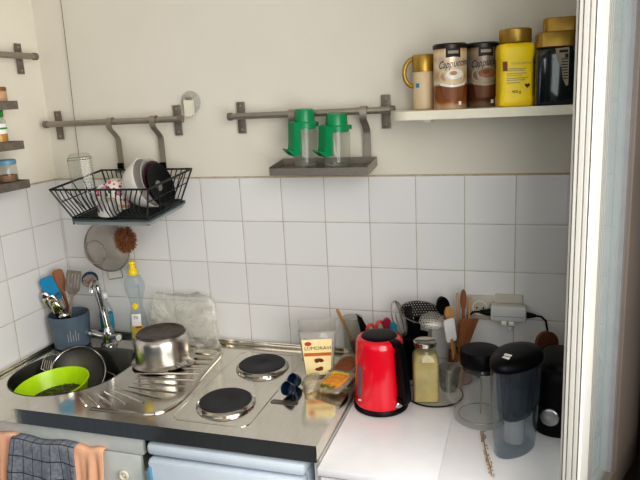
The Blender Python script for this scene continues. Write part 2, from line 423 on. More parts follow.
# ================================================================== THE ROOM
ZT = 1.50   # top of the tiles
o = struct(MB().b2(-.08, 2.02, .006, .08, 0, 2.75).build('wall_back', 'plaster'))
MB().b2(0, 1.96, 0, .006, -ZT+.0, 0).build('tile_panel', 'tile_b', o, loc=(0, 0, ZT))
MB().b2(0, 1.96, -.002, .006, ZT, ZT+.004).build('tile_edge_caulk', 'caulk', o)
o = struct(MB().b2(-.08, -.006, -.75, .08, 0, 2.75).build('wall_left', 'plaster_l'))
MB().b2(-.006, 0, -.75, 0, -ZT, 0).build('tile_panel', 'tile_l', o, loc=(0, 0, ZT))
MB().b2(-.006, .002, -.75, 0, ZT, ZT+.004).build('tile_edge_caulk', 'caulk', o)
struct(MB().b2(-.08, 2.4, -3.6, .08, -.05, 0).build('floor', 'floor'))
struct(MB().b2(-.08, 2.4, -3.6, .08, 2.75, 2.8).build('ceiling', 'ceil'))
wr = MB(); wr.b2(1.962, 2.04, -.42, .006, 0, 2.75); wr.b2(1.962, 2.04, -3.6, -.42, 0, .92); wr.b2(1.962, 2.04, -3.6, -.42, 2.45, 2.75)
struct(wr.build('wall_right', 'taupe'))

# open casement, seen almost along its plane
win = bpy.data.objects.new('window_1', None); COL.objects.link(win); struct(win)
A = V((1.773, -.75, 0)); B = V((1.950, -.33, 0)); u = (B-A).normalized(); L = (B-A).length
ang = math.atan2(u.y, u.x); win.location = A; win.rotation_euler = (0, 0, ang)
# local x runs along the sash, local y is its thickness
def stile(x0, x1, t0, t1, z0, z1): return MB().b2(x0, x1, t0, t1, z0, z1, .002)
d2 = V((u.y, -u.x, 0))
zb = .93
m = MB()
prof = [(-.026, 0), (-.020, -.004), (-.0195, .003), (-.016, .003), (-.0155, -.006), (-.008, -.006), (-.0075, -.001), (-.0045, -.001), (-.004, -.007), (.006, -.007), (.0065, -.001), (.0095, -.001), (.010, -.006), (.0165, -.006), (.017, .002), (.020, .002), (.0205, -.003), (.026, 0), (.026, .055), (-.026, .055)]
m.loft([[(x*.8, y*.78, zb+.05) for y, x in prof], [(x*.8, y*.78, 2.42) for y, x in prof]])
m.build('window_frame', 'upvc', win, 25)
m = MB(); m.loft([[(x*.8, y*.78, zb-.10) for y, x in prof], [(x*.8, y*.78, zb+.0485) for y, x in prof]])
m.build('frame_corner', 'upvc', win, 25)
m = MB()
for yy in (-.0178, -.0060, .0080, .0186): m.b2(.0016, .0032, yy*.78-.0008, yy*.78+.0008, zb+.05, 2.42)
m.build('gasket', 'seal', win)
m = MB(); m.b2(.0445, .076, -.017, .017, zb-.10, 2.42)
for xx in (.050, .060, .070): m.b2(xx, xx+.005, -.0205, -.017, zb-.10, 2.42, .001)
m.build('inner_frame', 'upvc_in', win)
m = MB(); m.b2(.076, .25, -.019, .019, zb-.10, zb-.045); m.b2(.25, L, -.020, .020, zb-.10, 2.42, .003); m.b2(.076, .25, -.019, .019, 2.37, 2.42)
m.build('window_rail', 'taupe', win)
MB().b2(.076, .25, -.003, .003, zb-.045, 2.37).build('window_pane', 'windowglass', win)
m = MB(); m.b2(.236, .25, -.012, .012, zb-.045, 2.37); m.build('glazing_bead', 'grey', win)

# ================================================================== KITCHENETTE
ZC = .90; X1 = 1.19; YF = -.605
st = thing('steel_worktop', 'one-piece stainless steel worktop with sink, ribbed drainer and two hot plates', 'worktop', (.6, -.3, ZC))
IW = Matrix.Translation((-.6, .3, -ZC))
def sinkout(g=0):
    return rrect(.05-g, .415+g, -.525-g, -.135+g, [.10+g, .20+g, .17+g, .20+g], 10)
# slab with the sink opening
bm = bmesh.new()
outer = [bm.verts.new((x, y, ZC)) for x, y in rrect(.004, X1, YF, -.006, .004, 2)]
inner = [bm.verts.new((x, y, ZC)) for x, y in sinkout(0)]
es = [bm.edges.new((l[i], l[(i+1) % len(l)])) for l in (outer, inner) for i in range(len(l))]
bmesh.ops.triangle_fill(bm, use_beauty=True, use_dissolve=False, edges=es)
bm.verts.index_update()
mb = MB().xf(IW); mb.add([v.co.copy() for v in bm.verts], [tuple(v.index for v in f.verts) for f in bm.faces]); bm.free()
mb.loft([[(x, y, ZC) for x, y in rrect(.004, X1, YF, -.006, .004, 2)], [(x, y, ZC-.047) for x, y in rrect(.004, X1, YF, -.006, .004, 2)]], True, False, False)
mb.build('counter_slab', 'steel', st, 25)
mb = MB().xf(IW)
rings = []
for g, z in ((.003, ZC+.0008), (0, ZC+.0006), (-.006, ZC-.012), (-.02, ZC-.12), (-.05, ZC-.145), (-.12, ZC-.15)):
    rings.append([(x, y, z) for x, y in rrect(.05-g, .415+g, -.525-g, -.135+g, [max(.02, .10+g), max(.02, .20+g), max(.02, .17+g), max(.03, .20+g)], 10)])
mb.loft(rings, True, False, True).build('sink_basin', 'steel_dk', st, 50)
mb = MB().xf(IW); mb.b2(.006, X1, -.022, -.006, ZC, ZC+.018, .003); mb.b2(.004, .02, YF+.02, -.02, ZC, ZC+.014, .003)
mb.build('back_lip', 'steel', st)
# drainer: raised border line + fan of ribs about the sink
mb = MB().xf(IW)
bp = [(.43, -.06), (.60, -.055), (.66, -.075), (.685, -.12), (.70, -.25), (.715, -.36), (.722, -.46), (.71, -.52), (.675, -.55), (.60, -.556), (.46, -.556)]
sm = []
for i in range(len(bp)-1):
    for k in range(6):
        p0, p1, p2, p3 = [V(bp[max(0, min(len(bp)-1, i+q))]) for q in (-1, 0, 1, 2)]; tt = k/6
        sm.append(.5*((2*p1)+(-p0+p2)*tt+(2*p0-5*p1+4*p2-p3)*tt*tt+(-p0+3*p1-3*p2+p3)*tt**3))
mb.tube([(p.x, p.y, ZC+.0005) for p in sm], .0045, 8)
mb.tube([(p.x*.965+.018, p.y*.965-.012, ZC) for p in sm], .003, 8)
for a, b in [((.470, -.125), (.66, -.12)), ((.475, -.17), (.675, -.16)), ((.475, -.215), (.68, -.20)), ((.475, -.26), (.682, -.235)), ((.468, -.313), (.684, -.272)), ((.490, -.345), (.69, -.318)), ((.505, -.381), (.685, -.363)), ((.505, -.405), (.68, -.412)), ((.485, -.425), (.655, -.455)), ((.467, -.437), (.615, -.490)), ((.450, -.450), (.569, -.511)), ((.432, -.468), (.533, -.525)), ((.417, -.487), (.494, -.540)), ((.400, -.503), (.452, -.542))]:
    mb.tube([(a[0], a[1], ZC), ((a[0]+b[0])/2, (a[1]+b[1])/2, ZC+.0012), (b[0], b[1], ZC)], [.002, .0042, .003], 8)
mb.build('drainer_ribs', 'polished', st)
# hob field: pressed border
mb = MB().xf(IW)
mb.tube([(x, y, ZC) for x, y in rrect(.745, .978, -.56, -.075, .03, 6)], .0018, 8, True)
mb.build('hob_border', 'steel', st)
for cx, cy in ((.868, -.185), (.862, -.445)):
    h = MB().xf(IW).lathe([(.087, 0), (.086, .006), (.080, .011), (.076, .012)], (cx, cy, ZC), 48, False, False).build('hot_plate', 'polished', st)
    MB().xf(IW).lathe([(.076, .006), (.076, .014), (.073, .0165), (.022, .0165), (.020, .0150), (1e-4, .0150)], (cx, cy, ZC), 48, False, True).build('cast_iron_disc', 'iron', h)
MB().xf(IW).prism(rrect(.985, 1.068, -.413, -.389, .008, 4), ZC+.0004, ZC+.0012).build('rating_badge', 'badge', st)

# base cabinet under the sink
bc = thing('base_cabinet', 'pale grey sink base cabinet below the steel worktop, towels over its door', 'cabinet', (.335, -.30, 0))
bw = Matrix.Translation((-.335, .30, 0))
MB().xf(bw).b2(.004, .668, -.575, -.02, .10, .735).build('carcass', 'greyw', bc)
MB().xf(bw).b2(.004, .668, -.592, -.575, .796, .852, .002).build('top_panel', 'greyw', bc)
MB().xf(bw).b2(.004, .668, -.54, -.50, .0, .10).build('plinth', 'dark', bc)
dr = MB().xf(bw).b2(.006, .655, -.594, -.576, .11, .792, .003).build('door', 'greyw', bc)
kn = MB().torus((0, 0, .008), .012, .0045, 24).ball((0, 0, .003), .008, 12, 8).build('knob', 'offwhite', dr, loc=(.265, -.294, .728))
kn.rotation_euler = (PI/2, 0, 0)
# fridge
fr = thing('mini_fridge', 'white under-counter fridge below the hot plates', 'fridge', (.92, -.30, 0))
fw = Matrix.Translation((-.92, .30, 0))
MB().xf(fw).b2(.690, 1.150, -.56, -.03, .02, .80, .01).build('body', 'fridge', fr)
MB().xf(fw).b2(.686, 1.154, -.605, -.05, .806, .842, .012).build('top_lid', 'fridge', fr)
dd = MB().xf(fw).b2(.688, 1.152, -.612, -.565, .05, .797, .012).build('door', 'fridge', fr)
MB().xf(fw).b2(.694, .704, -.622, -.611, .66, .778, .003).build('handle', 'lidblue', dd)
for x in (.72, 1.12):
    for y in (-.5, -.1): MB().xf(fw).lathe([(.02, 0), (.02, .025)], (x, y, 0), 12).build('foot', 'black', fr)
tag(MB().b2(1.174, 1.190, -.585, -.02, 0, .852, .002).build('side_panel', 'white'), 'thin white upright panel at the right end under the steel worktop', 'panel')
# white units to the right
for x0, x1, lb in ((1.198, 1.4926, 'narrow white base unit next to the steel worktop, red kettle on it'), (1.4927, 1.886, 'wide white base unit under the window, coffee machine and water pitcher on it')):
    cx = (x0+x1)/2
    t = thing('base_cabinet', lb, 'cabinet', (cx, -.32, 0)); w = x1-x0
    MB().b2(-w/2, w/2, -.31, .312, .835, .855, .0012).build('worktop', 'topwhite', t)
    MB().b2(-w/2+.002, w/2-.002, -.27, .31, .06, .834).build('carcass', 'white', t)
    d_ = MB().b2(-w/2+.003, w/2-.003, -.302, -.2705, .065, .826, .004).build('door', 'white', t)
    MB().tube([(w/2-.04, -.302, .70), (w/2-.04, -.325, .70), (w/2-.04, -.325, .58), (w/2-.04, -.302, .58)], .004, 8).build('handle', 'nickel', d_)
    MB().b2(-w/2+.01, w/2-.01, -.22, .2, 0, .06).build('plinth', 'dark', t)

# towels over the cabinet door
def towel(name, label, x0, x1, zt, zb0, zb1, mat, out=.0, folds=3, amp=.006, seed=0, slant=0, cat='towel'):
    t = thing(name, label, cat, ((x0+x1)/2, -.595, zt)); cx = (x0+x1)/2
    def fn(a, b):
        # b 0..1 : from behind the door over its top edge and down the front
        x = x0+(x1-x0)*a
        edge = amp*math.sin(a*PI*2*folds+seed)+amp*.6*math.sin(a*PI*3.3*folds+1.7*seed)
        zb_ = zb0+(zb1-zb0)*a
        if b < .12:
            k = b/.12; y = .006-.020*math.sin(k*PI/2)-out*k; z = .004*math.sin(k*PI)+.006
        else:
            k = (b-.12)/.88; y = -.014-out-(.010+edge)*min(1, k*2.2)-.01*k; z = .006+(zb_-zt)*k
        x2 = x-cx+slant*(max(0, b-.12))*(1 if a > .5 else -1)*abs(a-.5)*2
        return (x2, y, z-.010*math.sin(a*PI)*0+.004*math.sin(a*9+seed)*(1-b))
    mb = MB().grid(fn, 40, 24); ob = mb.build('fabric', mat, t, 180)
    md = ob.modifiers.new('thick', 'SOLIDIFY'); md.thickness = .003; md.offset = 0
    return t
towel('tea_towel', 'grey checked tea towel hanging over the sink cabinet door', .232, .455, .800, .58, .56, 'check', .016, 2, .005, .6, .03)
towel('cloth', 'peach cloth hanging left of the grey checked towel', .130, .262, .803, .52, .50, 'peach', .002, 2.5, .008, 2.0)
towel('cloth', 'peach cloth hanging right of the grey checked towel', .440, .548, .795, .52, .50, 'peach', .004, 2.2, .009, .3)
# ================================================================== RAILS, HOOKS AND WALL THINGS
def rail(label, x0, x1, z, br, rot=0, origin=(0, 0, 0)):
    """rail along local x, wall behind at local y=0"""
    t = thing('hanging_rail', label, 'rail', (origin[0], origin[1], z), rot)
    m = MB().tube([(x0, -.048, 0), (x1, -.048, 0)], .0105, 16); m.build('rod', 'nickel', t)
    for xe, s in ((x0, -1), (x1, 1)): MB().tube([(xe-s*.002, -.048, 0), (xe+s*.012, -.048, 0)], .0125, 16).build('end_cap', 'shelfmetal', t)
    for xb in br:
        b = MB().box((xb, -.0035, -.006), (.028, .005, .102), .001).box((xb, -.026, 0), (.014, .042, .012)).build('bracket', 'shelfmetal', t)
        for dz in (-.045, .032): MB().ball((xb, -.007, dz), .0042, 10, 6, (1, .5, 1)).build('screw', 'nickel', b)
    return t
rail('steel rail on the back wall carrying the dish rack', .035, .572, 1.706, (.048, .539))
rail('steel rail on the back wall above the two green shakers', .764, 1.288, 1.706, (.778, 1.264))
rail('steel rail high on the left wall above the spice shelves', -.60, -.083, 1.94, (-.102, -.57), PI/2, (0, 0, 0)).rotation_euler = (0, 0, PI/2)
# the left-wall rail: local x along +y, local -y must face +x: rot +90 maps (x,y)->(-y,x)
def hook(label, x, zb, wid=.022, endy=-.016, group=None):
    t = thing('rail_hook', label, 'hook', (x, 0, 1.706), group=group)
    pts = [(0, -.034, -.006)]+[(0, -.048+.0135*math.cos(a), .0135*math.sin(a)) for a in arc(8, 0, PI)]+[(0, -.0615, -.016), (0, -.055, -.026), (0, -.030, -.046), (0, endy-.002, -.060), (0, endy, -.072), (0, endy, zb-1.706+.01), (0, endy-.006, zb-1.706), (0, endy-.016, zb-1.706), (0, endy-.020, zb-1.706+.012)]
    MB().strap(pts, (1, 0, 0), wid, .003).build('strap', 'nickel', t)
    MB().b2(-.012, .012, endy-.008, endy-.003, zb-1.706+.012, zb-1.706+.032, .001).build('grip', 'black', t)
    return t
hook('flat steel hook holding the left side of the dish rack', .302, 1.528)
hook('flat steel hook holding the right side of the dish rack', .474, 1.528)
for x, lb in ((.975, 'flat steel hook behind the left green shaker'), (1.205, 'flat steel hook right of the two green shakers')):
    t = thing('rail_hook', lb, 'hook', (x, 0, 1.706))
    pts = [(0, -.034, -.006)]+[(0, -.048+.0135*math.cos(a), .0135*math.sin(a)) for a in arc(8, 0, PI)]+[(0, -.0615, -.018), (0, -.056, -.028), (0, -.030, -.046), (0, -.018, -.060), (0, -.016, -.072), (0, -.016, -.158)]
    MB().strap(pts, (1, 0, 0), .022, .003).build('strap', 'nickel', t)
# shelf tray
t = thing('metal_shelf', 'small steel shelf tray hanging from the rail, holding two green shakers', 'shelf', (1.079, -.024, 1.545), (math.radians(6), 0, 0))
MB().b2(-.155, .155, -.118, .0, -.003, 0).build('shelf_plate', 'shelfmetal', t)
m = MB(); m.b2(-.156, .156, -.122, -.118, -.008, .014); m.b2(-.158, -.154, -.118, .0, -.008, .018); m.b2(.154, .158, -.118, .0, -.008, .018); m.b2(-.156, .156, 0, .003, -.006, .020)
m.build('rim', 'nickel', t)
def shaker(x, y, label, rz, k=1, kw=1):
    zb = 1.545+ (y+.024)*.105
    t = thing('shaker', label, 'shaker', (x, y, zb+.001), (math.radians(4), 0, rz))
    MB().lathe([(.036, 0), (.040, .003), (.041, .02), (.040, .11), (.036, .124), (.030, .128)], n=32, cap1=False).build('glass_body', 'glassjar', t)
    MB().lathe([(1e-4, .006), (.034, .006), (.036, .010), (.036, .011)], n=24).build('glass_foot', 'glasscup', t)
    c = MB().lathe([(.036, .116), (.037, .120), (.037, .134), (.033, .138), (.031, .166), (.028, .172), (1e-4, .173)], n=32, cap0=False)
    c.box((.030, 0, .128), (.030, .034, .014), .003)
    c.build('lid', 'green', t)
    # long green pouring flap down the front with a lip at its foot
    MB().prism([(-.052, .136), (-.030, .139), (-.026, .138), (-.024, .042), (-.052, .040), (-.076, .058), (-.074, .062), (-.056, .056), (-.053, .075)], -.019, .019, 'y').build('spout', 'green', t)
    t.scale = (kw, kw, k)
    return t
shaker(1.018, -.078, 'glass shaker with green lid, nearer the middle of the wall shelf tray', .9, 1.05, .94)
shaker(1.121, -.080, 'glass shaker with green lid, on the right half of the tray beside the hook', .9, .95, 1.02)

# cord, suction hook
tag(MB().tube([(.128, -.004, 2.75), (.128, -.004, 2.13), (.124, -.004, 1.9), (.118, -.004, 1.70), (.117, -.004, 1.58)], .0011, 6).build('cord', 'cord'), 'thin grey cord running down the back wall near the left corner', 'cord')
t = thing('suction_hook', 'off-white hook on a clear suction disc above the rail end', 'hook', (.594, 0, 1.758))
MB().lathe([(.038, 0), (.036, .003), (.016, .007), (1e-4, .008)], n=32).xf().build('suction_disc', 'tubplastic', t).rotation_euler = (PI/2, 0, 0)
MB().prism(rrect(-.016, .014, -.046, .010, .006, 4), -.022, -.006, 'y').build('hook_body', 'offwhite', t)
MB().box((.004, -.02, .012), (.022, .012, .008), .003).build('clip', 'nickel', t)

# spice shelves on the left wall
def spice(zt, label):
    t = thing('spice_shelf', label, 'shelf', (0, -.4, zt))
    MB().b2(.0, .1008, -.24, .1438, -.022, -.004).build('shelf_board', 'shelfmetal', t)
    m = MB(); m.b2(.101, .105, -.24, .1438, -.027, 0); m.b2(0, .105, .144, .148, -.027, 0); m.build('rim', 'shelfmetal', t)
    m = MB().b2(0, .01, .05, .07, -.05, -.022); m.build('wall_bracket', 'shelfmetal', t)
    return t
spice(1.792, 'top spice shelf on the left wall, beige jar on it')
spice(1.664, 'middle spice shelf on the left wall, green-capped bottle on it')
spice(1.536, 'lowest spice shelf on the left wall, blue-lidded jar on it')
t = thing('spice_jar', 'beige jar on the top spice shelf', 'jar', (.05, -.278, 1.789))
MB().lathe([(.028, 0), (.030, .003), (.030, .032), (.027, .036)], n=24).build('body', 'beige', t)
MB().lathe([(.031, .036), (.031, .046), (.028, .048)], n=24).build('lid', 'woodm', t)
t = thing('spice_bottle', 'small bottle with green cap and orange contents on the middle spice shelf', 'bottle', (.055, -.298, 1.660))
MB().lathe([(.022, 0), (.025, .003), (.025, .072), (.018, .082)], n=24).build('glass_body', 'glassjar', t)
MB().lathe([(.022, .003), (.0235, .004), (.0235, .045), (1e-4, .046)], n=20).build('contents', 'spice_o', t)
MB().lathe([(.0256, .030), (.0256, .062)], n=24, cap0=False, cap1=False).build('paper_label', 'ink_white', t)
MB().lathe([(.0258, .044), (.0258, .050)], n=24, cap0=False, cap1=False).build('label_band', 'lidgreen', t)
MB().lathe([(.019, .082), (.021, .083), (.021, .104), (.018, .107)], n=20).build('cap', 'lidgreen', t)
t = thing('spice_jar', 'glass jar with blue lid and brown spice on the lowest spice shelf', 'jar', (.055, -.288, 1.532))
MB().lathe([(.027, 0), (.030, .004), (.030, .050), (.025, .058)], n=24).build('glass_body', 'glassjar', t)
MB().lathe([(.027, .003), (.028, .005), (.028, .024), (1e-4, .027)], n=20).build('contents', 'spice_b', t)
MB().lathe([(.028, .058), (.030, .059), (.030, .071), (.027, .074)], n=24).build('lid', 'lidblue', t)

# ================================================================== DISH RACK
RX, RY, RZ = .415, -.040, 1.538
TILT = math.radians(6)
rk = thing('dish_rack', 'black wire dish rack with grey drip tray, hanging on the back wall', 'dish rack', (RX, RY, RZ), (TILT, 0, 0))
RM = Matrix.Translation((RX, RY, RZ)) @ Euler((TILT, 0, 0)).to_matrix().to_4x4()
W, w, D, d0, d1, H = .180, .140, .275, .03, .245, .112
rim = [(-W, 0, 0), (W, 0, 0), (W, -D, 0), (-W, -D, 0)]
low = [(-w, -d0, -H+.011), (w, -d0, -H+.011), (w, -d1, -H+.011), (-w, -d1, -H+.011)]
def poly(mb, p, r, cl=True):
    for i in range(len(p) if cl else len(p)-1): mb.tube([p[i], p[(i+1) % len(p)]], r, 6)
    for q in p: mb.ball(q, r, 6, 4)
m = MB(); poly(m, rim, .0035); m.build('top_rim', 'blackwire', rk)
m = MB(); poly(m, low, .003)
for a, b in zip(rim, low): m.tube([a, b, (b[0], b[1], -H-.012)], .003, 6)
m.build('corner_wires', 'blackwire', rk)
m = MB()
for i in range(1, 19):
    f = i/19; xt = -W+2*W*f; xl = -w+2*w*f
    m.tube([(xt, -D, 0), (xt*.6+xl*.4-.004, -D+.004, -.03), (xl-.004, -d1-.012, -H+.04), (xl, -d1, -H+.011)], .0021, 5)
m.build('front_wires', 'blackwire', rk)
m = MB()
for i in range(1, 19):
    f = i/19; xt = -W+2*W*f; xl = -w+2*w*f
    m.tube([(xt, 0, 0), (xl, -d0, -H+.011)], .0018, 5)
    m.tube([(xl, -d0, -H+.011), (xl, -d1, -H+.011)], .0018, 5)
m.build('back_wires', 'blackwire', rk)
for s in (-1, 1):
    m = MB()
    for i in (1, 2, 3, 4):
        f = i/5; m.tube([(s*W, -D*f, 0), (s*w, -d0-(d1-d0)*(.25+.5*f), -H+.011)], .002, 5)
    m.tube([(s*(W*.52+w*.48), -.02, -.045), (s*(W*.52+w*.48), -D+.02, -.045)], .002, 5)
    m.build('side_wires', 'blackwire', rk)
m = MB(); m.loft([[(x, y, -H-.004) for x, y in rrect(-.138, .148, -.250, -.020, .012, 4)], [(x, y, -H+.006) for x, y in rrect(-.143, .153, -.255, -.016, .012, 4)], [(x, y, -H+.006) for x, y in rrect(-.140, .150, -.252, -.019, .012, 4)], [(x, y, -H+.000) for x, y in rrect(-.136, .146, -.247, -.022, .012, 4)]])
tr = m.build('drip_tray', 'traygrey', rk)
m = MB(); m.loft([[(x, y, -H-.013) for x, y in rrect(-.134, .144, -.247, -.022, .012, 4)], [(x, y, -H+.001) for x, y in rrect(-.1432, .1532, -.2552, -.0158, .012, 4)]], True, True, False)
m.build('tray_lip', 'traylip', tr)
def rackpt(x, y, z): return RM @ V((x, y, z))
zf = -H+.014   # wires of the rack floor
# clear square bottle upside down
p = rackpt(-.150+.02, -.125, zf+.0)
t = thing('glass_jar', 'tall clear square glass jar upside down in the dish rack', 'jar', (.252, -.165, p.z), (TILT*.4, -.03, .62))
t.scale = (.84, .84, 1.06)
m = MB(); rings = []
for h, ww, rr in ((0, .030, .028), (.012, .032, .03), (.02, .044, .014), (.155, .045, .012), (.168, .040, .012), (.172, .030, .012)):
    rings.append([(x, y, h) for x, y in rrect(-ww, ww, -ww, ww, rr, 5)])
m.loft(rings, True, False, True).build('glass_body', 'glassjar', t)
m = MB()
m.tube([(x, y, .157) for x, y in rrect(-.0445, .0445, -.0445, .0445, .012, 5)], .0012, 6, True)
m.build('glass_edge', 'cord', t)
# floral mug upside down, second pale cup in front
p = rackpt(-.04, -.14, zf)
t = thing('mug', 'white mug with pink floral print upside down in the dish rack', 'mug', (.372, -.165, p.z), (TILT, .12, .3))
MB().lathe([(.038, 0), (.040, .002), (.040, .055), (.036, .082), (.026, .094), (.022, .096), (1e-4, .094)], n=32, cap0=False).build('body', 'floral', t)
MB().tube([(-.038+(-.028)*math.sin(a), 0, .048+.026*math.cos(a)) for a in arc(10, 0, PI)], .005, 8).build('handle', 'floral', t)
p = rackpt(-.02, -.21, zf)
t = thing('cup', 'small pale grey cup lying low at the front of the dish rack', 'cup', (.398, -.255, p.z), (TILT, .1, .2))
MB().lathe([(.030, 0), (.032, .002), (.030, .035), (.024, .050), (1e-4, .052)], n=28, cap0=False).build('body', 'ceramicg', t)
MB().tube([(.030+(.016)*math.sin(a), 0, .024+.014*math.cos(a)) for a in arc(10, 0, PI)], .004, 8).build('handle', 'ceramicg', t)
def plate(label, c, R, tilt, yaw, mat, mat2, depth=.022):
    # disc axis = local z; stands on edge facing +x, leaning
    t = thing('plate', label, 'plate', c, (0, tilt, yaw))
    MB().lathe([(1e-4, 0), (R*.55, .0), (R*.62, .003), (R, depth), (R*1.0, depth+.003), (R*.6, .007), (R*.5, .005), (1e-4, .005)], n=48).build('dish', mat, t)
    if mat2: MB().lathe([(R*.22, .0056), (R*.24, .0062), (R*.20, .0066), (1e-4, .0066)], n=24, cap0=False).build('centre_disc', mat2, t)
    MB().torus((0, 0, -.001), R*.5, .003, 36).build('foot_ring', mat, t)
    return t
t = thing('bowl', 'big white bowl on edge in the dish rack, its round back to the left', 'bowl', (.506, -.170, 1.510), (0, 1.24, .06))
R = .084
MB().lathe([(.036, -.080), (.039, -.075), (.055, -.064), (.072, -.040), (.081, -.012), (R, 0), (R, .003), (R-.003, .003), (R-.008, -.012), (.068, -.040), (.050, -.058), (1e-4, -.066)], n=48).build('shell', 'ceramic', t)
plate('white plate on edge between the big white bowl and the plum plate', (.516, -.170, 1.506), .081, 1.26, .06, 'ceramicg', None, .018)
plate('plum coloured plate on edge just behind the black plate', (.528, -.172, 1.502), .077, 1.28, .04, 'plum', None, .016)
plate('black plate on edge in front on the right side of the dish rack', (.540, -.174, 1.499), .074, 1.31, .02, 'plateblk', 'grey', .014)

# strainer and brush hanging below
t = thing('strainer', 'fine wire mesh strainer hanging from the dish rack against the tiles', 'strainer', (.232, -.060, 1.262), (0, -.18, 0))
R = .093
m = MB(); prof = [(R*math.cos(a), -.052*math.sin(a)) for a in arc(8, 0, PI/2)]; prof[-1] = (1e-4, -.052)
m.loft([[(r*math.cos(2*PI*j/36), y, r*math.sin(2*PI*j/36)) for j in range(36)] for r, y in prof], True, False, False).build('mesh_bowl', 'sieve', t, 180)
MB().torus((0, 0, 0), R, .0028, 48, 8, plane='xz').build('rim', 'nickel', t)
MB().torus((-.017, -.052, -.006), .042, .0024, 36, 8, plane='xz').build('foot_ring', 'nickel', t)
MB().tube([(-.030, 0, -R+.004), (-.032, -.002, -R-.024), (-.028, -.002, -R-.028), (.028, -.002, -R-.028), (.032, -.002, -R-.024), (.030, 0, -R+.004)], .0022, 8).build('loop', 'nickel', t)
MB().tube([(-.02, 0, R-.002), (-.018, 0, R+.04), (.018, 0, R+.04), (.02, 0, R-.002)], .0022, 8).build('handle', 'nickel', t)
t = thing('scrub_brush', 'round brown coconut fibre brush hanging beside the strainer', 'brush', (.322, -.075, 1.292))
m = MB()
for i in range(520):
    zz = 1-2*(i+.5)/520; a = i*2.39996; r = math.sqrt(1-zz*zz)
    dv = V((r*math.cos(a), r*math.sin(a), zz)); k = .85+.18*random.random()
    m.tube([dv*.018, V((dv.x*.044*k+random.uniform(-.005,.005), dv.y*.036*k, dv.z*.050*k+random.uniform(-.005,.005)))], [.0024, .0013], 4)
m.build('fibres', 'fibre', t)
MB().ball((0, 0, 0), .026, 16, 10, (1.1, .95, 1.3)).build('core', 'woodd', t)
MB().tube([(0, 0, .03), (0, .004, .075), (.004, .012, .10), (0, .02, .106)], .0025, 8).build('hanging_loop', 'nickel', t)

# ================================================================== LEFT: CROCK, TAP, BRUSH, SOAP
ZS = ZC+.0005
ck = thing('utensil_crock', 'blue-grey utensil crock in the corner left of the tap', 'crock', (.083, -.135, ZS))
MB().lathe([(.056, 0), (.063, .004), (.068, .05), (.072, .120), (.072, .124), (.069, .125), (.067, .120), (.062, .02), (1e-4, .016)], n=40, cap0=True).build('pot', 'crockblue', ck)
m = MB()
for i in range(5):
    hh = (.030, .042, .026, .040, .028)[i]
    m.tube([(.0668*math.cos(-1.05+i*.13), .0668*math.sin(-1.05+i*.13), .035), (.0700*math.cos(-1.05+i*.13), .0700*math.sin(-1.05+i*.13), .035+hh)], .0012, 5)
m.build('scratched_mark', 'ceramicg', ck)
def utensil(name, label, cat, base, tip, face=TOCAM, group=None):
    L_ = (V(tip)-V(base)).length
    return thing(name, label, cat, base, frame_from(base, tip, face), group), L_
def blade(t, name, mat, outline, th=.003, y=0):
    return MB().prism(outline, y-th/2, y+th/2, 'y').build(name, mat, t)
def oval(cx, cz, a, b, n=24): return [(cx+a*math.cos(2*PI*i/n), cz+b*math.sin(2*PI*i/n)) for i in range(n)]
t, L_ = utensil('spatula', 'blue silicone spatula in the corner crock', 'spatula', (0.085, -0.118, .93), (0.038, -0.176, 1.170))
blade(t, 'head', 'bluesil', rrect(-.024, .024, L_-.095, L_, .012, 4), .010)
MB().tube([(0, 0, .0), (0, 0, L_-.085)], .005, 8).build('handle', 'white', t)
t, L_ = utensil('wooden_spoon', 'wide brown wooden spoon standing in the corner crock', 'spoon', (0.090, -0.118, .93), (0.052, -0.130, 1.188))
blade(t, 'head', 'woodm', rrect(-.018, .020, L_-.085, L_, [.012, .012, .008, .008], 4), .008)
MB().tube([(0, 0, 0), (0, 0, L_-.08)], .006, 8).build('handle', 'woodm', t)
t, L_ = utensil('slotted_turner', 'steel slotted turner standing in the corner crock', 'turner', (0.070, -0.143, .93), (0.125, -0.123, 1.185))
m = MB().xf(Matrix.Diagonal((.72, 1, 1, 1)))
m.prism([(-.034, L_-.075), (-.012, L_-.095), (.012, L_-.095), (.034, L_-.075), (.036, L_-.066), (-.036, L_-.066)], -.0012, .0012, 'y')
for i in range(5): m.prism([(-.036+i*.0155, L_-.066), (-.026+i*.0155, L_-.066), (-.026+i*.0155, L_-.012), (-.036+i*.0155, L_-.012)], -.0012, .0012, 'y')
m.prism([(-.036, L_-.012), (.036, L_-.012), (.034, L_), (-.034, L_)], -.0012, .0012, 'y')
m.build('head', 'shelfmetal', t)
blade(t, 'handle', 'nickel', rrect(-.006, .006, 0, L_-.09, .005, 3), .003)
sp = []
for i, (b, tp) in enumerate((((0.070, -0.128, .93), (0.033, -0.183, 1.105)), ((0.075, -0.128, .93), (0.057, -0.178, 1.095)), ((0.085, -0.138, .93), (0.083, -0.193, 1.075)))):
    t, L_ = utensil('table_spoon', 'steel spoon standing bowl up at the front of the corner crock', 'spoon', b, tp, group='steel spoons in the corner crock')
    blade(t, 'handle', 'polished', [(-.004, 0), (.004, 0), (.006, L_-.04), (-.006, L_-.04)], .0025)
    MB().ball((0, -.002, L_-.022), .027, 16, 10, (.70, .22, 1.35)).build('bowl', 'polished', t)
t, L_ = utensil('ladle', 'small round steel ladle hanging over the rim of the corner crock', 'ladle', (0.085, -0.118, .93), (0.100, -0.183, 1.035))
MB().tube([(0, 0, 0), (0, 0, L_-.02)], .003, 8).build('handle', 'polished', t)
MB().ball((0, -.004, L_-.01), .020, 18, 10, (1, .5, 1)).build('bowl', 'polished', t)
t, L_ = utensil('whisk', 'thin wire whisk loop standing in the corner crock', 'whisk', (0.075, -0.118, .93), (0.070, -0.158, 1.11))
m = MB()
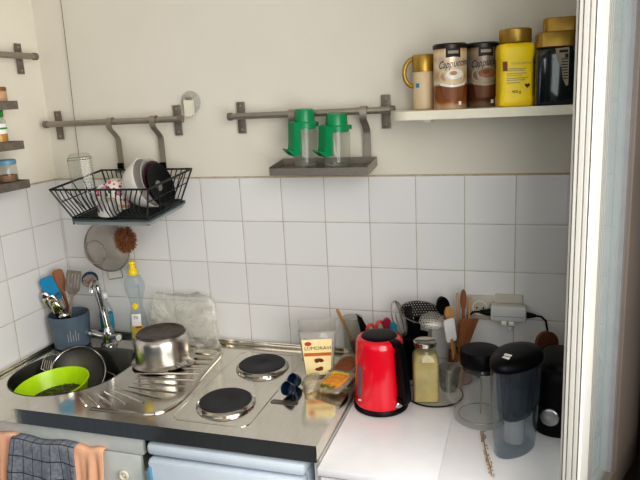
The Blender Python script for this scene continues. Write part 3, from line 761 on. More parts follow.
for k in range(3):
    a = k*PI/3
    m.tube([(.019*math.sin(q)*math.cos(a), .019*math.sin(q)*math.sin(a), L_-.085+.085*(1-math.cos(q))/2) for q in arc(8, .15, PI)] + [(-.019*math.sin(q)*math.cos(a), -.019*math.sin(q)*math.sin(a), L_-.085+.085*(1-math.cos(q))/2) for q in arc(8, PI, .15)], .0012, 5)
m.build('wire_loops', 'woodd', t); MB().tube([(0, 0, 0), (0, 0, L_-.08)], .005, 8).build('handle', 'nickel', t)

tp = thing('tap', 'chrome sink tap with tall spout behind the sink', 'tap', (.222, -.105, ZS))
MB().lathe([(.030, 0), (.030, .004), (.021, .010), (.018, .03), (.020, .045), (.016, .062), (.012, .07)], n=28).build('body', 'chrome', tp)
MB().tube([(0, 0, .03), (-.03, -.006, .034), (-.055, -.012, .042), (-.075, -.016, .046)], [.016, .014, .016, .013], 14).build('handle', 'chrome', tp)
h2 = MB().tube([(0, 0, .03), (.030, -.006, .032), (.052, -.012, .034)], [.015, .013, .017], 14).build('handle', 'chrome', tp)
MB().tube([(.051, -.0118, .034), (.054, -.0124, .034)], [.011, .011], 14).build('handle_cap', 'white', h2)
pts = [(0, 0, .06), (-.002, -.001, .10), (-.010, -.003, .16), (-.018, -.005, .222)]+[(-.018+.016*(1-math.cos(a))*.9, -.005-.038*(1-math.cos(a))*.9, .222+.026*math.sin(a)) for a in arc(10, .15, PI*.98)]
MB().tube(pts, [.0125]*3+[.011]*(len(pts)-3), 14).build('spout', 'chrome', tp)
t, L_ = utensil('dish_brush', 'dish brush with round navy head and pale bristles by the tap', 'brush', (.208, -.060, .925), (.160, -.088, 1.142))
MB().tube([(0, 0, 0), (0, 0, L_-.06), (0, 0, L_-.03)], [.008, .007, .005], 10).build('handle', 'soapclear', t)
hd = MB(); hd.loft([[(.029*k*math.cos(a), y, L_+.029*k*math.sin(a)) for a in [2*PI*j/28 for j in range(28)]] for k, y in ((.8, .012), (1, .008), (1, -.004), (.9, -.008))]); hb = hd.build('head', 'bluedark', t)
m = MB()
for i in range(150):
    r = .022*math.sqrt((i+.5)/150); a = i*2.4; m.tube([(r*math.cos(a), -.008, L_+r*math.sin(a)), (r*1.1*math.cos(a), -.022, L_+r*1.1*math.sin(a))], .0013, 4)
m.build('bristles', 'bristle', hb)
t = thing('soap_bottle', 'clear bottle with a blue label standing behind the tap', 'bottle', (.178, -.045, ZS))
MB().lathe([(.024, 0), (.027, .004), (.027, .115), (.018, .135), (.011, .142), (.011, .160)], n=24, sx=1.0, sy=.7).build('body', 'soapclear', t)
MB().lathe([(.0274, .04), (.0274, .10)], n=24, sx=1, sy=.7, cap0=False, cap1=False).build('blue_label', 'ink_blue', t)
MB().lathe([(.012, .158), (.013, .16), (.012, .176), (.006, .18)], n=16).build('cap', 'white', t)
t = thing('dish_soap_bottle', 'clear dish soap bottle with yellow cap between tap and pot', 'bottle', (.320, -.050, ZS), .25)
m = MB(); m.loft([[(rx*math.cos(2*PI*j/28), ry*math.sin(2*PI*j/28), z) for j in range(28)] for rx, ry, z in ((.030, .022, 0), (.034, .025, .006), (.034, .025, .06), (.028, .022, .105), (.021, .018, .135), (.026, .02, .165), (.037, .024, .205), (.037, .024, .225), (.026, .02, .25), (.012, .012, .262))], True, True, False).build('body', 'soapclear', t, 60)
MB().lathe([(.017, .257), (.018, .26), (.016, .275), (.011, .280), (.010, .296), (.013, .298), (.012, .306), (.004, .310)], n=20).build('cap', 'yellowp', t)
def on_ell(rx, ry, z0, u0, w0):
    a = -PI/2+u0/rx; return (rx*1.03*math.cos(a), ry*1.03*math.sin(a), z0+w0)
m = MB(); m.grid(lambda a, b: on_ell(.022, .019, .128, (a-.5)*.026*math.sin(PI*min(1, max(.15, b))), b*.026), 10, 8); m.build('lemon_picture', 'yellowp', t)
m = MB(); m.grid(lambda a, b: on_ell(.031+.003*(1-b), .024, .018, (a-.5)*.05, b*.05), 12, 6).build('paper_label', 'yellowp', t)
m = MB(); m.grid(lambda a, b: on_ell(.0335-.005*b, .025-.003*b, .066, (a-.5)*.036, b*.045), 12, 6).build('paper_label', 'ink_white', t)
m = MB(); m.grid(lambda a, b: on_ell(.0345-.004*b, .026-.003*b, .058, (a-.2)*.022, b*.02), 8, 4).build('label_print', 'ink_red', t)
m = MB(); text_on(m, '70', .016, lambda a, b: on_ell(.031, .0245, .098, a, b)); m.build('lettering', 'ink', t)

# ================================================================== SINK CONTENTS
t = thing('bowl', 'lime green plastic bowl tilted in the sink', 'bowl', (.204, -.392, .822), (math.radians(5), math.radians(-3), 0))
MB().lathe([(.058, -.072), (.068, -.070), (.092, -.030), (.112, .035), (.117, .05), (.120, .052), (.120, .055), (.116, .055), (.109, .035), (.088, -.028), (.064, -.064), (1e-4, -.066)], n=56).build('shell', 'lime', t)
MB().lathe([(.096, .000), (.06, .002), (1e-4, .003)], n=32, cap0=False).build('dirty_water', 'peas', t)
m = MB()
for i in range(30):
    a = random.random()*6.28; r = .085*math.sqrt(random.random()); q = random.random()*6.28
    m.tube([(r*math.cos(a), r*math.sin(a), .004), (r*math.cos(a)+.014*math.cos(q), r*math.sin(a)+.014*math.sin(q), .009)], [.003, .002], 5)
sc_ = m.build('food_scraps', 'leaf', t); sc_['kind'] = 'stuff'
t = thing('sieve', 'round wire sieve with two loop handles leaning in the sink', 'sieve', (.180, -.240, .845), (V((.50, -.68, .55)).to_track_quat('Z', 'Y') @ Euler((0, 0, -.5)).to_quaternion()).to_euler())
R = .092
prof = [(R*math.cos(a), -.05*math.sin(a)) for a in arc(8, 0, PI/2)]; prof[-1] = (1e-4, -.05)
MB().lathe(list(reversed(prof)), n=36, cap0=False, cap1=False).build('mesh_bowl', 'sievedk', t, 180)
MB().torus((0, 0, 0), R, .0035, 48).build('rim', 'polished', t)
for s, k in ((-1, 1), (1, 1)):
    MB().tube([(s*(R*.93), .034, 0), (s*(R+.03), .028, .004), (s*(R+.034), .0, .004), (s*(R+.03), -.028, .004), (s*(R*.93), -.034, 0)], .0028, 8).build('handle', 'polished', t)
t, L_ = utensil('fork', 'dark metal fork lying at the left edge of the sink', 'fork', (.10, -.34, .79), (.085, -.27, .895))
m = MB(); m.tube([(0, 0, 0), (0, 0, L_-.04)], .003, 6)
for i in range(4): m.tube([(0, 0, L_-.045), ((-1.5+i)*.007, -.003, L_-.032), ((-1.5+i)*.007, 0, L_)], .0016, 5)
m.build('fork_metal', 'nickel', t)

# ================================================================== POT, BAG
t = thing('saucepan', 'steel saucepan upside down on the drainer', 'pot', (.512, -.205, ZC+.004), -.3)
MB().lathe([(.097, .006), (.106, .003), (.107, .006), (.100, .010), (.094, .014), (.0925, .03), (.0915, .082), (.087, .094), (.082, .099)], n=56, cap0=False).build('body', 'potsteel', t)
MB().lathe([(.0825, .0985), (.081, .104), (.077, .107), (.075, .1055), (1e-4, .1055)], n=56, cap0=False).build('base_plate', 'potbase', t)
for s in (-1, 1):
    MB().tube([(s*.092, .028, .022), (s*.122, .025, .014), (s*.130, 0, .012), (s*.122, -.025, .014), (s*.092, -.028, .022)], .0042, 8).build('handle', 'potsteel', t)
MB().torus((0, 0, .0010), .100, .0032, 56).build('rim_shadow', 'black', t)  # black ring stands in for the shadow under the upturned rim
t = thing('plastic_bag', 'crinkled clear plastic bag leaning on the tiles behind the saucepan', 'bag', (.515, -.058, ZC), -.02)
m = MB()
rg = []
for i in range(23):
    v = i/22; h = .005+.188*v; wd = .142*(1-.10*v)*(1-.35*max(0, v-.75)**2*8); dp = .030*math.sin(PI*min(1, .12+v*.82))**.7
    ring = []
    for j in range(60):
        a = 2*PI*j/60; p = V((wd*math.copysign(abs(math.cos(a))**.75, math.cos(a)), dp*math.sin(a), h))
        q = noise.noise(V((p.x*28+3, p.y*40, p.z*30)))*.010+noise.noise(V((p.x*70, 5+p.y*90, p.z*60)))*.005
        ring.append((p.x+q*.8, p.y+q*(1 if dp > .01 else .3), p.z+q*.7+.006*math.sin(a*2)))
    rg.append(ring)
m.loft(rg).build('film', 'bag', t, 180)
m = MB()
for i in range(16):
    a = PI*(.06+.88*i/15)
    m.tube([(-.005+.03*math.cos(a), -.034, .085+.028*math.sin(a)), (-.005+.075*math.cos(a+.05), -.035+.004*math.sin(i*3), .088+.066*math.sin(a+.05)), (-.005+.12*math.cos(a), -.022, .088+.092*math.sin(a))], [.0008, .0014, .0006], 5)
m.build('crease_folds', 'bag', t)

# ================================================================== TUB, PACKS, BLUE CUPS
t = thing('plastic_tub', 'clear plastic food tub with cream label at the back right of the hob', 'tub', (1.062, -.175, ZS), .30)
def sq(wx, wy, z, r=.012): return [(x, y, z) for x, y in rrect(-wx, wx, -wy, wy, r, 4)]
m = MB(); m.loft([sq(.042, .042, 0), sq(.044, .044, .004), sq(.060, .058, .150), sq(.064, .062, .152), sq(.064, .062, .156), sq(.059, .057, .154), sq(.042, .042, .006)], True, True, True).build('tub_body', 'tubplastic', t)
def tubp(uu, ww): k = ww/.150; return (uu*(1+k*.0), -.0452-.0141*k, ww)
m = MB(); m.grid(lambda a, b: tubp((a-.5)*(.076+.018*b)-.003, .008+b*.122), 4, 4).build('paper_label', 'label_cream', t)
def tubq(du, dw, sz=1): return lambda a, b: (lambda p: (p[0], p[1]-.0012, p[2]))(tubp(du+a, dw+b))
m = MB(); text_on(m, 'LUMORAVI', .0165, tubq(-.001, .100), w=1.02); m.build('lettering', 'ink_green', t)
m = MB(); m.grid(lambda a, b: tubq(0, 0)((a-.5)*.084-.002, .074+b*.011), 4, 1).build('label_band', 'ink_orange', t)
m = MB(); vs = [(.011*math.cos(q)-.030, .007*math.sin(q)+.116) for q in [2*PI*i/20 for i in range(20)]]
m.add([tubq(0, 0)(*p) for p in vs], [tuple(range(20))]).build('label_emblem', 'ink_red', t)
m = MB()
for cx, cz, a_, b_ in ((0, .060, .014, .006), (.008, .057, .008, .005), (-.006, .054, .006, .004), (0, .028, .013, .006), (.006, .033, .007, .004)):
    m.add([tubq(0, 0)(cx+a_*math.cos(2*PI*i/14), cz+b_*math.sin(2*PI*i/14)) for i in range(14)], [tuple(range(14))])
m.build('label_picture', 'ink_brown', t)
m = MB(); m.grid(lambda a, b: (-.012+a*.045, .0585, .118+b*.030), 3, 3).build('white_sticker', 'ink_white', t)
m = MB(); m.loft([sq(.041, .041, .006), sq(.046, .044, .055)]).build('contents', 'label_cream', t)

for (x, y), lb in (((1.025, -.356), 'small dark blue glossy cup, the nearer one of the pair beside the hot plates'), ((1.024, -.300), 'small dark blue glossy cup, the farther one of the pair next to the tub')):
    t = thing('egg_cup', lb, 'cup', (x, y, ZS+.021), (1.05, .15, -.5))
    MB().lathe([(1e-4, -.020), (.012, -.018), (.019, -.008), (.021, .006), (.020, .012), (.0185, .012), (.018, .004), (.012, -.010), (1e-4, -.013)], n=28).build('shell', 'eggblue', t)
    MB().torus((0, 0, .012), .0195, .0016, 28).build('rim', 'eggblue', t)

def pack(name, label, c, rot, sx, sy, mat, deco):
    t = thing(name, label, 'food pack', c, rot)
    m = MB(); rg = []
    for z, k, r in ((0, .90, .012), (.003, .97, .012), (.012, 1, .014), (.013, 1.08, .010), (.0145, 1.08, .010)): rg.append([(x*k, y*k, z) for x, y in rrect(-sx, sx, -sy, sy, r, 4)])
    m.loft(rg).build('tray', 'film', t)
    m = MB(); m.loft([[(x, y, .0148) for x, y in rrect(-sx*.82, sx*.82, -sy*.80, sy*.80, .02, 5)], [(x*.8, y*.8, .0175) for x, y in rrect(-sx*.82, sx*.82, -sy*.80, sy*.80, .02, 5)]]).build('slices', mat, t)
    deco(t); return t
def deco1(t):
    MB().b2(-.042, .042, -.055, -.040, .0150, .0162).build('label_strip', 'grey', t)
    m = MB(); text_on(m, 'AUFSCHNITT', .009, lambda a, b: (a, -.048+b, .0166)); m.build('lettering', 'ink', t)
def deco2(t):
    m = MB()
    for i in range(26):
        a = random.random()*6.28; r = random.random(); m.ball(((.026*r*math.cos(a)-.004), -.036+.010*r*math.sin(a), .0165), .0038, 8, 5, (1, 1, .4))
    m.build('herb_print', 'leaf', t)
    MB().b2(-.034, .024, .030, .046, .0150, .0158).build('label_strip', 'yellowp', t)
pack('cheese_pack', 'open pack of orange cheese slices lying in front, beside the kettle', (1.148, -.285, ZS+.012), (math.radians(7), math.radians(-4), -.30), .042, .052, 'cheese', deco2)
pack('sliced_meat_pack', 'flat pack of brown slices lying behind the cheese pack', (1.151, -.165, ZS+.014), (math.radians(8), 0, -.20), .036, .054, 'ham', deco1)
t = thing('plastic_wrap', 'crumpled clear wrap between tub and cheese pack', 'wrap', (1.072, -.290, ZS), .3)
m = MB(); rg = []
for i in range(9):
    v = i/8; ring = []
    for j in range(28):
        a = 2*PI*j/28; rr = (.028, .034, .035, .032, .030, .026, .020, .013, .004)[i]
        p = V((rr*math.cos(a)*.9, rr*1.3*math.sin(a), .001+.040*v)); q = noise.noise(p*45+V((2, 3, 4)))*.012
        ring.append((p.x+q, p.y+q*.8, max(.001, p.z+q*.5)))
    rg.append(ring)
m.loft(rg).build('film', 'film', t, 180)

# ================================================================== RIGHT COUNTER
ZW = .8555
kt = thing('kettle', 'bright red electric kettle with black lid and handle', 'kettle', (1.282, -.272, ZW), math.radians(-34))
def ov(rx, z, n=48, ry=None, dx=0): return [(dx+rx*math.cos(2*PI*j/n), (ry or rx)*math.sin(2*PI*j/n), z) for j in range(n)]
MB().loft([ov(.076, 0), ov(.080, .003), ov(.080, .012), ov(.077, .016)]).build('base', 'black', kt)
MB().loft([ov(.076, .0165), ov(.0775, .022), ov(.0772, .05), ov(.0735, .12), ov(.0690, .195), ov(.067, .208), ov(.062, .216), ov(.052, .219)], True, True, True).build('body', 'red', kt, 50)
ld = MB().loft([ov(.0525, .2185), ov(.051, .221), ov(.046, .2235), ov(.03, .225), ov(.004, .2255)]).build('lid', 'black', kt, 60)
# black handle on the right
MB().strap([(.050, 0, .214), (.068, 0, .214), (.082, 0, .206), (.090, 0, .188), (.097, 0, .14), (.104, 0, .09), (.108, 0, .052), (.103, 0, .045), (.076, 0, .05)], (0, 1, 0), .023, .014).build('handle', 'black', kt, 60)
m = MB(); m.loft([[(.084, -.012, .06), (.100, -.012, .06), (.100, .012, .06), (.084, .012, .06)], [(.074, -.012, .19), (.086, -.012, .19), (.086, .012, .19), (.074, .012, .19)]]); m.build('inner_grip', 'black', kt)
MB().strap([(-.058, 0, .196), (-.066, 0, .204), (-.070, 0, .210)], (0, 1, 0), .034, .010).build('spout', 'red', kt)
def kp(a, z, o=.0008):
    r = .0778-(z-.022)/.178*.0088+o; return (r*math.cos(a), r*math.sin(a), z)
A0 = math.radians(-96)
m = MB().grid(lambda a, b: kp(A0-.16+a*.32, .050+b*.095), 6, 8); m.build('water_gauge', 'gauge', kt)
m = MB(); m.grid(lambda a, b: kp(math.radians(-101)+a*.20, .036+b*.005+a*.004), 6, 2).build('maker_mark', 'ink_white', kt)
m = MB(); a1 = math.radians(0)
m.ball((0, 0, 0), .018, 20, 10, (1, .35, .8)); s_ = m.build('switch', 'chrome', kt); s_.location = (.079*math.cos(a1), .079*math.sin(a1), .030); s_.rotation_euler = (.35, 0, a1+PI/2)

# jar
t = thing('storage_jar', 'tall square glass jar of olive-beige powder beside the kettle', 'jar', (1.404, -.205, ZW+.0034), .22)
m = MB(); m.loft([sq(.036, .036, 0, .010), sq(.038, .038, .004, .010), sq(.038, .038, .125, .010), sq(.034, .034, .142, .016), sq(.030, .030, .148, .026), sq(.030, .030, .170, .028), sq(.033, .033, .171, .030), sq(.033, .033, .176, .030)], True, True, False).build('glass_body', 'glassjar', t)
m = MB(); m.loft([sq(.0365, .0365, .003, .010), sq(.0365, .0365, .124, .010), sq(.033, .033, .140, .014), sq(.029, .029, .148, .024)]).build('contents', 'olive', t)
MB().lathe([(.031, .168), (.0335, .169), (.034, .181), (.031, .183), (.026, .180), (1e-4, .180)], n=32, cap0=False).build('lid', 'polished', t)
# black-rimmed round tray below
t = thing('round_tray', 'round pale tray with a thin black rim under the jar', 'tray', (1.425, -.175, ZW))
MB().lathe([(.080, 0), (.085, .0015), (.085, .0045), (.082, .0045), (.08, .003), (1e-4, .003)], n=56).build('plate', 'ceramic', t)
MB().torus((0, 0, .0035), .085, .0024, 56).build('rim', 'black', t)
t = thing('glass_tumbler', 'small clear ribbed glass on the tray between jar and brown crock', 'glass', (1.466, -.140, ZW+.0034))
MB().lathe([(.022, 0), (.024, .003), (.031, .075), (.029, .075), (.022, .008), (1e-4, .007)], n=28).build('glass_body', 'glasscup', t)
m = MB()
for k in range(10):
    a = 2*PI*k/10; m.tube([(.0245*math.cos(a), .0245*math.sin(a), .006), (.030*math.cos(a), .030*math.sin(a), .06)], .0012, 5)
m.torus((0, 0, .075), .030, .0013, 28); m.build('glass_ribs', 'nickel', t)

# utensil holder behind the kettle (black) with tools
t = thing('utensil_pot', 'black utensil pot behind the red kettle and the jar', 'pot', (1.355, -.052, ZW))
MB().lathe([(.040, 0), (.047, .003), (.047, .140), (.044, .142), (.043, .01), (1e-4, .008)], n=32, sx=1.0, sy=.95).build('pot', 'black', t)
t = thing('cutlery_cup', 'dark cup with coloured handles hidden behind the red kettle', 'cup', (1.245, -.075, ZW))
MB().lathe([(.036, 0), (.040, .003), (.043, .115), (.040, .117), (.036, .01), (1e-4, .008)], n=32).build('cup_body', 'blackmat', t)
t = thing('glass_tumbler', 'clear glass holding a wooden brush behind the packs', 'glass', (1.145, -.060, ZS))
MB().lathe([(.026, 0), (.028, .003), (.034, .115), (.033, .145), (.030, .145), (.026, .008), (1e-4, .007)], n=28).build('glass_body', 'glassjar', t)
MB().torus((0, 0, .145), .0315, .0018, 28).build('glass_lip', 'glasscup', t)
t, L_ = utensil('pastry_brush', 'wooden stick with dark tip leaning in the clear glass', 'brush', (1.158, -.050, .915), (1.102, -.085, 1.078))
MB().tube([(0, 0, .05), (0, 0, L_)], [.006, .0052], 10).build('handle', 'wood', t)
MB().tube([(0, 0, 0), (0, 0, .02), (0, 0, .055)], [.013, .014, .008], 10).build('bristles', 'woodd', t)
for b, tp_, lb in (((1.235, -.075, .87), (1.172, -.085, 1.070), 'black pointed knife blade, taller one left of the red scissors'), ((1.235, -.085, .87), (1.182, -.095, 1.036), 'black pointed knife blade, shorter one left of the red scissors')):
    t, L_ = utensil('knife', lb, 'knife', b, tp_)
    blade(t, 'blade', 'blackgloss', [(-.008, L_-.11), (.010, L_-.11), (.012, L_-.06), (.006, L_-.02), (-.006, L_), (-.010, L_-.03)], .003)
    blade(t, 'handle', 'black', rrect(-.007, .007, 0, L_-.10, .004, 3), .010)
t, L_ = utensil('scissors', 'scissors with coral red ring handles behind the kettle', 'scissors', (1.245, -.08, .87), (1.228, -.095, 1.046))
m = MB()
for s in (-1, 1): m.tube([(s*.017+.0135*math.cos(q), s*.002, L_-.026+.024*math.sin(q)) for q in arc(20, 0, 2*PI)[:-1]], .0052, 8, True)
m.build('ring_handles', 'redhandle', t)
blade(t, 'blades', 'nickel', [(-.010, L_-.05), (.010, L_-.05), (.003, .03), (-.003, .03)], .004)
for b, tp_, mt, lb in (((1.26, -.07, .87), (1.268, -.095, 1.062), 'magenta', 'magenta utensil handle beside the red scissors'), ((1.265, -.07, .87), (1.290, -.10, 1.050), 'teal', 'teal utensil handle behind the kettle')):
    t, L_ = utensil('peeler', lb, 'utensil', b, tp_)
    blade(t, 'handle', mt, rrect(-.011, .011, L_-.09, L_, .010, 4), .012)
    MB().tube([(0, 0, 0), (0, 0, L_-.08)], .004, 8).build('shaft', 'nickel', t)
t, L_ = utensil('whisk', 'steel whisk standing left of the black skimmer', 'whisk', (1.345, -.062, .87), (1.292, -.092, 1.120))
m = MB()
for k in range(4):
    a = k*PI/4
    m.tube([(.022*math.sin(q)*math.cos(a), .022*math.sin(q)*math.sin(a), L_-.125+.125*(1-math.cos(q))/2) for q in arc(10, .12, PI)]+[(-.022*math.sin(q)*math.cos(a), -.022*math.sin(q)*math.sin(a), L_-.125+.125*(1-math.cos(q))/2) for q in arc(10, PI, .12)], .0013, 5)
m.build('wire_loops', 'nickel', t); MB().tube([(0, 0, 0), (0, 0, L_-.12)], .007, 10).build('handle', 'black', t)
t, L_ = utensil('skimmer', 'large black perforated skimmer leaning right among the utensils', 'skimmer', (1.352, -.055, .87), (1.362, -.075, 1.085), V((.3, -.8, .5)))
t.rotation_euler = frame_from((1.352, -.055, .87), (1.362, -.075, 1.085), V((.3, -.85, .45)))
hd = MB(); hd.loft([[(.060*k*math.cos(a)*1.1+.010, y, L_+.038*k*math.sin(a)-.012*k*math.cos(a)*1.0) for a in [2*PI*j/40 for j in range(40)]] for k, y in ((1, -.010), (.97, -.004), (.8, .006), (.4, .011), (.01, .012))], True, False, False).build('head', 'perfblack', t, 180)
m = MB(); m.tube([(.060*math.cos(a)*1.1+.010, -.010, L_+.038*math.sin(a)-.012*math.cos(a)) for a in [2*PI*j/40 for j in range(40)]], .002, 6, True); m.build('rim', 'nickel', t)
blade(t, 'handle', 'black', rrect(-.010, .010, 0, L_-.02, .004, 3), .006)
t, L_ = utensil('skimmer', 'small grey perforated skimmer in front of the black one', 'skimmer', (1.375, -.072, .87), (1.412, -.100, 1.072), V((.3, -.85, .45)))
hd = MB(); hd.loft([[(.042*k*math.cos(a), y, L_-.004+.030*k*math.sin(a)) for a in [2*PI*j/36 for j in range(36)]] for k, y in ((1, -.008), (.95, -.002), (.7, .004), (.01, .007))], True, False, False).build('head', 'perfgrey', t, 180)
blade(t, 'handle', 'nickel', rrect(-.006, .006, 0, L_-.03, .004, 3), .004)
t, L_ = utensil('turner', 'dark broad turner handle standing behind the whisk', 'turner', (1.35, -.05, .87), (1.330, -.070, 1.095))
blade(t, 'handle', 'blackmat', rrect(-.012, .012, .0, L_, .008, 4), .006)
MB().torus((0, 0, L_-.014), .007, .002, 16, 6, plane='xz').build('hanging_ring', 'nickel', t)

# brown crock with wooden tools
ck = thing('utensil_crock', 'brown wooden utensil crock behind the jar', 'crock', (1.492, -.062, ZW))
MB().lathe([(.034, 0), (.038, .003), (.0365, .10), (.033, .101), (.032, .01), (1e-4, .008)], n=32).build('pot', 'crockbr', ck)
def woodtool(name, label, cat, b, tp_, mat, outline=None, th=.006, hr=.0045, hm=None):
    t, L_ = utensil(name, label, cat, b, tp_)
    if outline: blade(t, 'head', mat, [(x, L_+z) for x, z in outline], th); MB().tube([(0, 0, 0), (0, 0, L_+min(z for _, z in outline)+.01)], hr, 8).build('handle', hm or mat, t)
    else: MB().tube([(0, 0, 0), (0, 0, L_)], [hr, hr*.8], 8).build('stick', mat, t)
    return t
woodtool('spatula', 'white spatula in front of the brown crock tools', 'spatula', (1.482, -.075, .87), (1.462, -.115, 1.078), 'white', rrect(-.017, .018, -.078, 0, .008, 4), .005, .006, 'wood')
woodtool('spatula', 'wide brown wooden spatula leaning right in the brown crock', 'spatula', (1.486, -.060, .87), (1.522, -.085, 1.072), 'woodm', [(-.022, -.095), (.012, -.10), (.030, 0), (-.030, 0)], .006, .008)
woodtool('wooden_spoon', 'wooden spoon with round head just above the white spatula', 'spoon', (1.488, -.06, .87), (1.458, -.085, 1.108), 'wood', oval(0, -.024, .016, .024), .008)
woodtool('ladle', 'black ladle behind the round wooden spoon', 'ladle', (1.482, -.055, .87), (1.436, -.075, 1.135), 'black', oval(0, -.030, .020, .030), .012)
woodtool('wooden_spoon', 'tall dark wooden spoon at the top of the brown crock', 'spoon', (1.498, -.05, .87), (1.503, -.07, 1.160), 'woodm', oval(0, -.034, .009, .034), .007)
woodtool('chopstick', 'wooden stick right of the tall dark wooden spoon', 'stick', (1.502, -.055, .87), (1.524, -.07, 1.135), 'wood')
woodtool('chopstick', 'wooden stick left of the tall dark wooden spoon', 'stick', (1.490, -.05, .87), (1.484, -.07, 1.148), 'wood')

# carafe
t = thing('glass_carafe', 'clear glass carafe with black lid and glass handle', 'carafe', (1.570, -.290, ZW), math.radians(-20))
MB().lathe([(.068, 0), (.073, .004), (.072, .02), (.060, .12), (.050, .165)], n=44, cap1=False).build('glass_body', 'glass', t)
MB().tube([(-.052, 0, .150), (-.078, 0, .142), (-.092, 0, .120), (-.098, 0, .08), (-.098, 0, .04), (-.085, 0, .026), (-.070, 0, .028)], .0075, 12).build('handle', 'glassjar', t)
MB().lathe([(.051, .150), (.050, .165), (.056, .166), (.057, .195), (.052, .206), (.02, .212), (1e-4, .212)], n=44, cap0=False).build('lid', 'black', t)
MB().tube([(0, 0, .206), (0, 0, .165), (0, 0, .014)], .0025, 8).build('rod', 'nickel', t)
MB().torus((0, 0, .014), .060, .0016, 40, 6).build('filter_ring', 'nickel', t)

# water filter pitcher
t = thing('water_pitcher', 'smoky water filter pitcher with black lid in front', 'pitcher', (1.662, -.425, ZW), math.radians(242))
def egg(k, z, n=48, sx=.088, sy=.052, dx=0): return [(dx+sx*k*math.cos(2*PI*j/n), sy*k*math.sin(2*PI*j/n)*(1-.12*math.cos(2*PI*j/n)), z) for j in range(n)]
MB().loft([egg(.76, 0), egg(.80, .004), egg(.86, .06), egg(.97, .16), egg(1.0, .225), egg(1.0, .238)], True, True, False).build('pitcher_body', 'pitcher', t, 60)
MB().loft([egg(.50, .085, dx=-.012), egg(.58, .09, dx=-.012), egg(.76, .226, dx=-.014)]).build('filter_funnel', 'pitcherdark', t, 60)
MB().lathe([(.024, .02), (.026, .024), (.026, .088)], n=24).build('filter_cartridge', 'ceramicg', t)
ld = MB().loft([egg(1.02, .236), egg(1.035, .239), egg(1.03, .250), egg(.95, .259), egg(.6, .2635), egg(.02, .2645)]).build('lid', 'black', t, 60)
m = MB()
m.prism(rrect(.030, .040, -.010, .008, .002, 2), .2600, .2655); m.prism(rrect(.045, .055, -.006, .012, .002, 2), .2595, .2645)
m.build('date_indicator', 'ink_white', ld)
MB().strap([(-.080, 0, .236), (-.098, 0, .232), (-.104, 0, .20), (-.100, 0, .10), (-.094, 0, .078), (-.070, 0, .08)], (0, 1, 0), .022, .012).build('handle', 'blackmat', t, 60)

# coffee machine
t = thing('coffee_machine', 'black rounded coffee machine with silver round dial', 'coffee machine', (1.795, -.265, ZW), 0)
m = MB(); rg = []
for z, k in ((0, .94), (.005, .98), (.02, 1), (.15, 1), (.172, .97), (.180, .92)): rg.append([(x*k, y*k, z) for x, y in rrect(-.088, .088, -.095, .095, .055, 8)])
m.loft(rg).build('body', 'blackmat', t, 60)
m = MB(); m.loft([[(x, y, .180) for x, y in rrect(-.070, .070, -.075, .075, .05, 8)], [(x, y, .196) for x, y in rrect(-.064, .064, -.070, .070, .05, 8)], [(x*.9, y*.9, .198) for x, y in rrect(-.064, .064, -.070, .070, .05, 8)]]).build('lid', 'black', t, 60)
dl = MB().lathe([(.0235, 0), (.0235, .008), (.020, .010), (1e-4, .010)], n=36).build('dial', 'silver', t); dl.location = (-.046, -.0945, .062); dl.rotation_euler = (PI/2, 0, -.12)
MB().ball((-.074, -.060, .142), .005, 12, 8).build('button', 'nickel', t)
t, L_ = utensil('cutting_board', 'dark brown rounded wooden board leaning behind the coffee machine', 'board', (1.752, -.165, .857), (1.742, -.125, 1.075))
blade(t, 'board', 'woodd', rrect(-.034, .034, 0, L_-.012, [.034, .034, .01, .01], 8), .014)
MB().b2(-.0345, -.028, -.008, .008, L_-.10, L_-.06, .003).build('edge_mark', 'redhandle', t)

# sockets, adapter, cables
t = thing('wall_socket', 'white wall socket plate left of the white adapter', 'socket', (1.548, 0, 1.083))
MB().box((0, -.004, 0), (.080, .008, .080), .002).build('plate', 'socket', t)
m = MB().lathe([(.024, 0), (.023, .003), (.021, .003), (.020, -.004), (1e-4, -.004)], n=32, cap0=False).build('socket_well', 'white', t); m.rotation_euler = (PI/2, 0, 0); m.location = (0, -.0085, 0)
m = MB()
for s in (-1, 1): m.ball((s*.010, -.0095, 0), .0030, 10, 6)
m.build('pin_hole', 'black', t)
tag(MB().box((1.635, -.004, 1.090), (.082, .008, .080), .002).build('socket_plate', 'socket'), 'cream switch plate directly behind the white adapter', 'socket')
t = thing('power_adapter', 'white power adapter block plugged in between two black cables', 'adapter', (1.634, -.029, 1.080))
MB().box((0, 0, 0), (.104, .040, .048), .005).build('housing', 'adapter', t)
m = MB(); m.box((-.012, -.006, -.030), (.018, .026, .014), .003); m.box((.010, -.006, -.030), (.018, .026, .014), .003); m.build('plug', 'ceramic', t)
m = MB(); m.b2(-.045, .045, -.0205, -.0198, -.008, -.0065); m.build('seam_line', 'grey', t)
t = thing('power_cable', 'black cable with plug from the adapter left to the crock', 'cable', (1.58, -.03, 1.08))
MB().tube([(.0015, .002, -.002), (-.008, 0, -.003), (-.03, 0, -.002)], [.012, .010, .006], 12).build('plug', 'black', t)
MB().tube([(-.028, 0, -.002), (-.05, .0, -.004), (-.065, .002, -.018), (-.075, .004, -.05), (-.07, .005, -.12), (-.06, .006, -.21), (-.03, 0, -.2235)], .0032, 8).build('wire', 'black', t)
t = thing('power_cable', 'black cable from the adapter right and down behind the machine', 'cable', (1.6885, -.03, 1.08))
MB().tube([(-.001, 0, -.006), (.012, 0, -.006), (.026, 0, -.006)], [.010, .008, .005], 12).build('plug', 'black', t)
MB().tube([(.024, 0, -.006), (.042, 0, -.008), (.055, .002, -.022), (.060, .004, -.05), (.060, .004, -.10), (.062, .004, -.20), (.07, -.01, -.2215)], .0032, 8).build('wire', 'black', t)
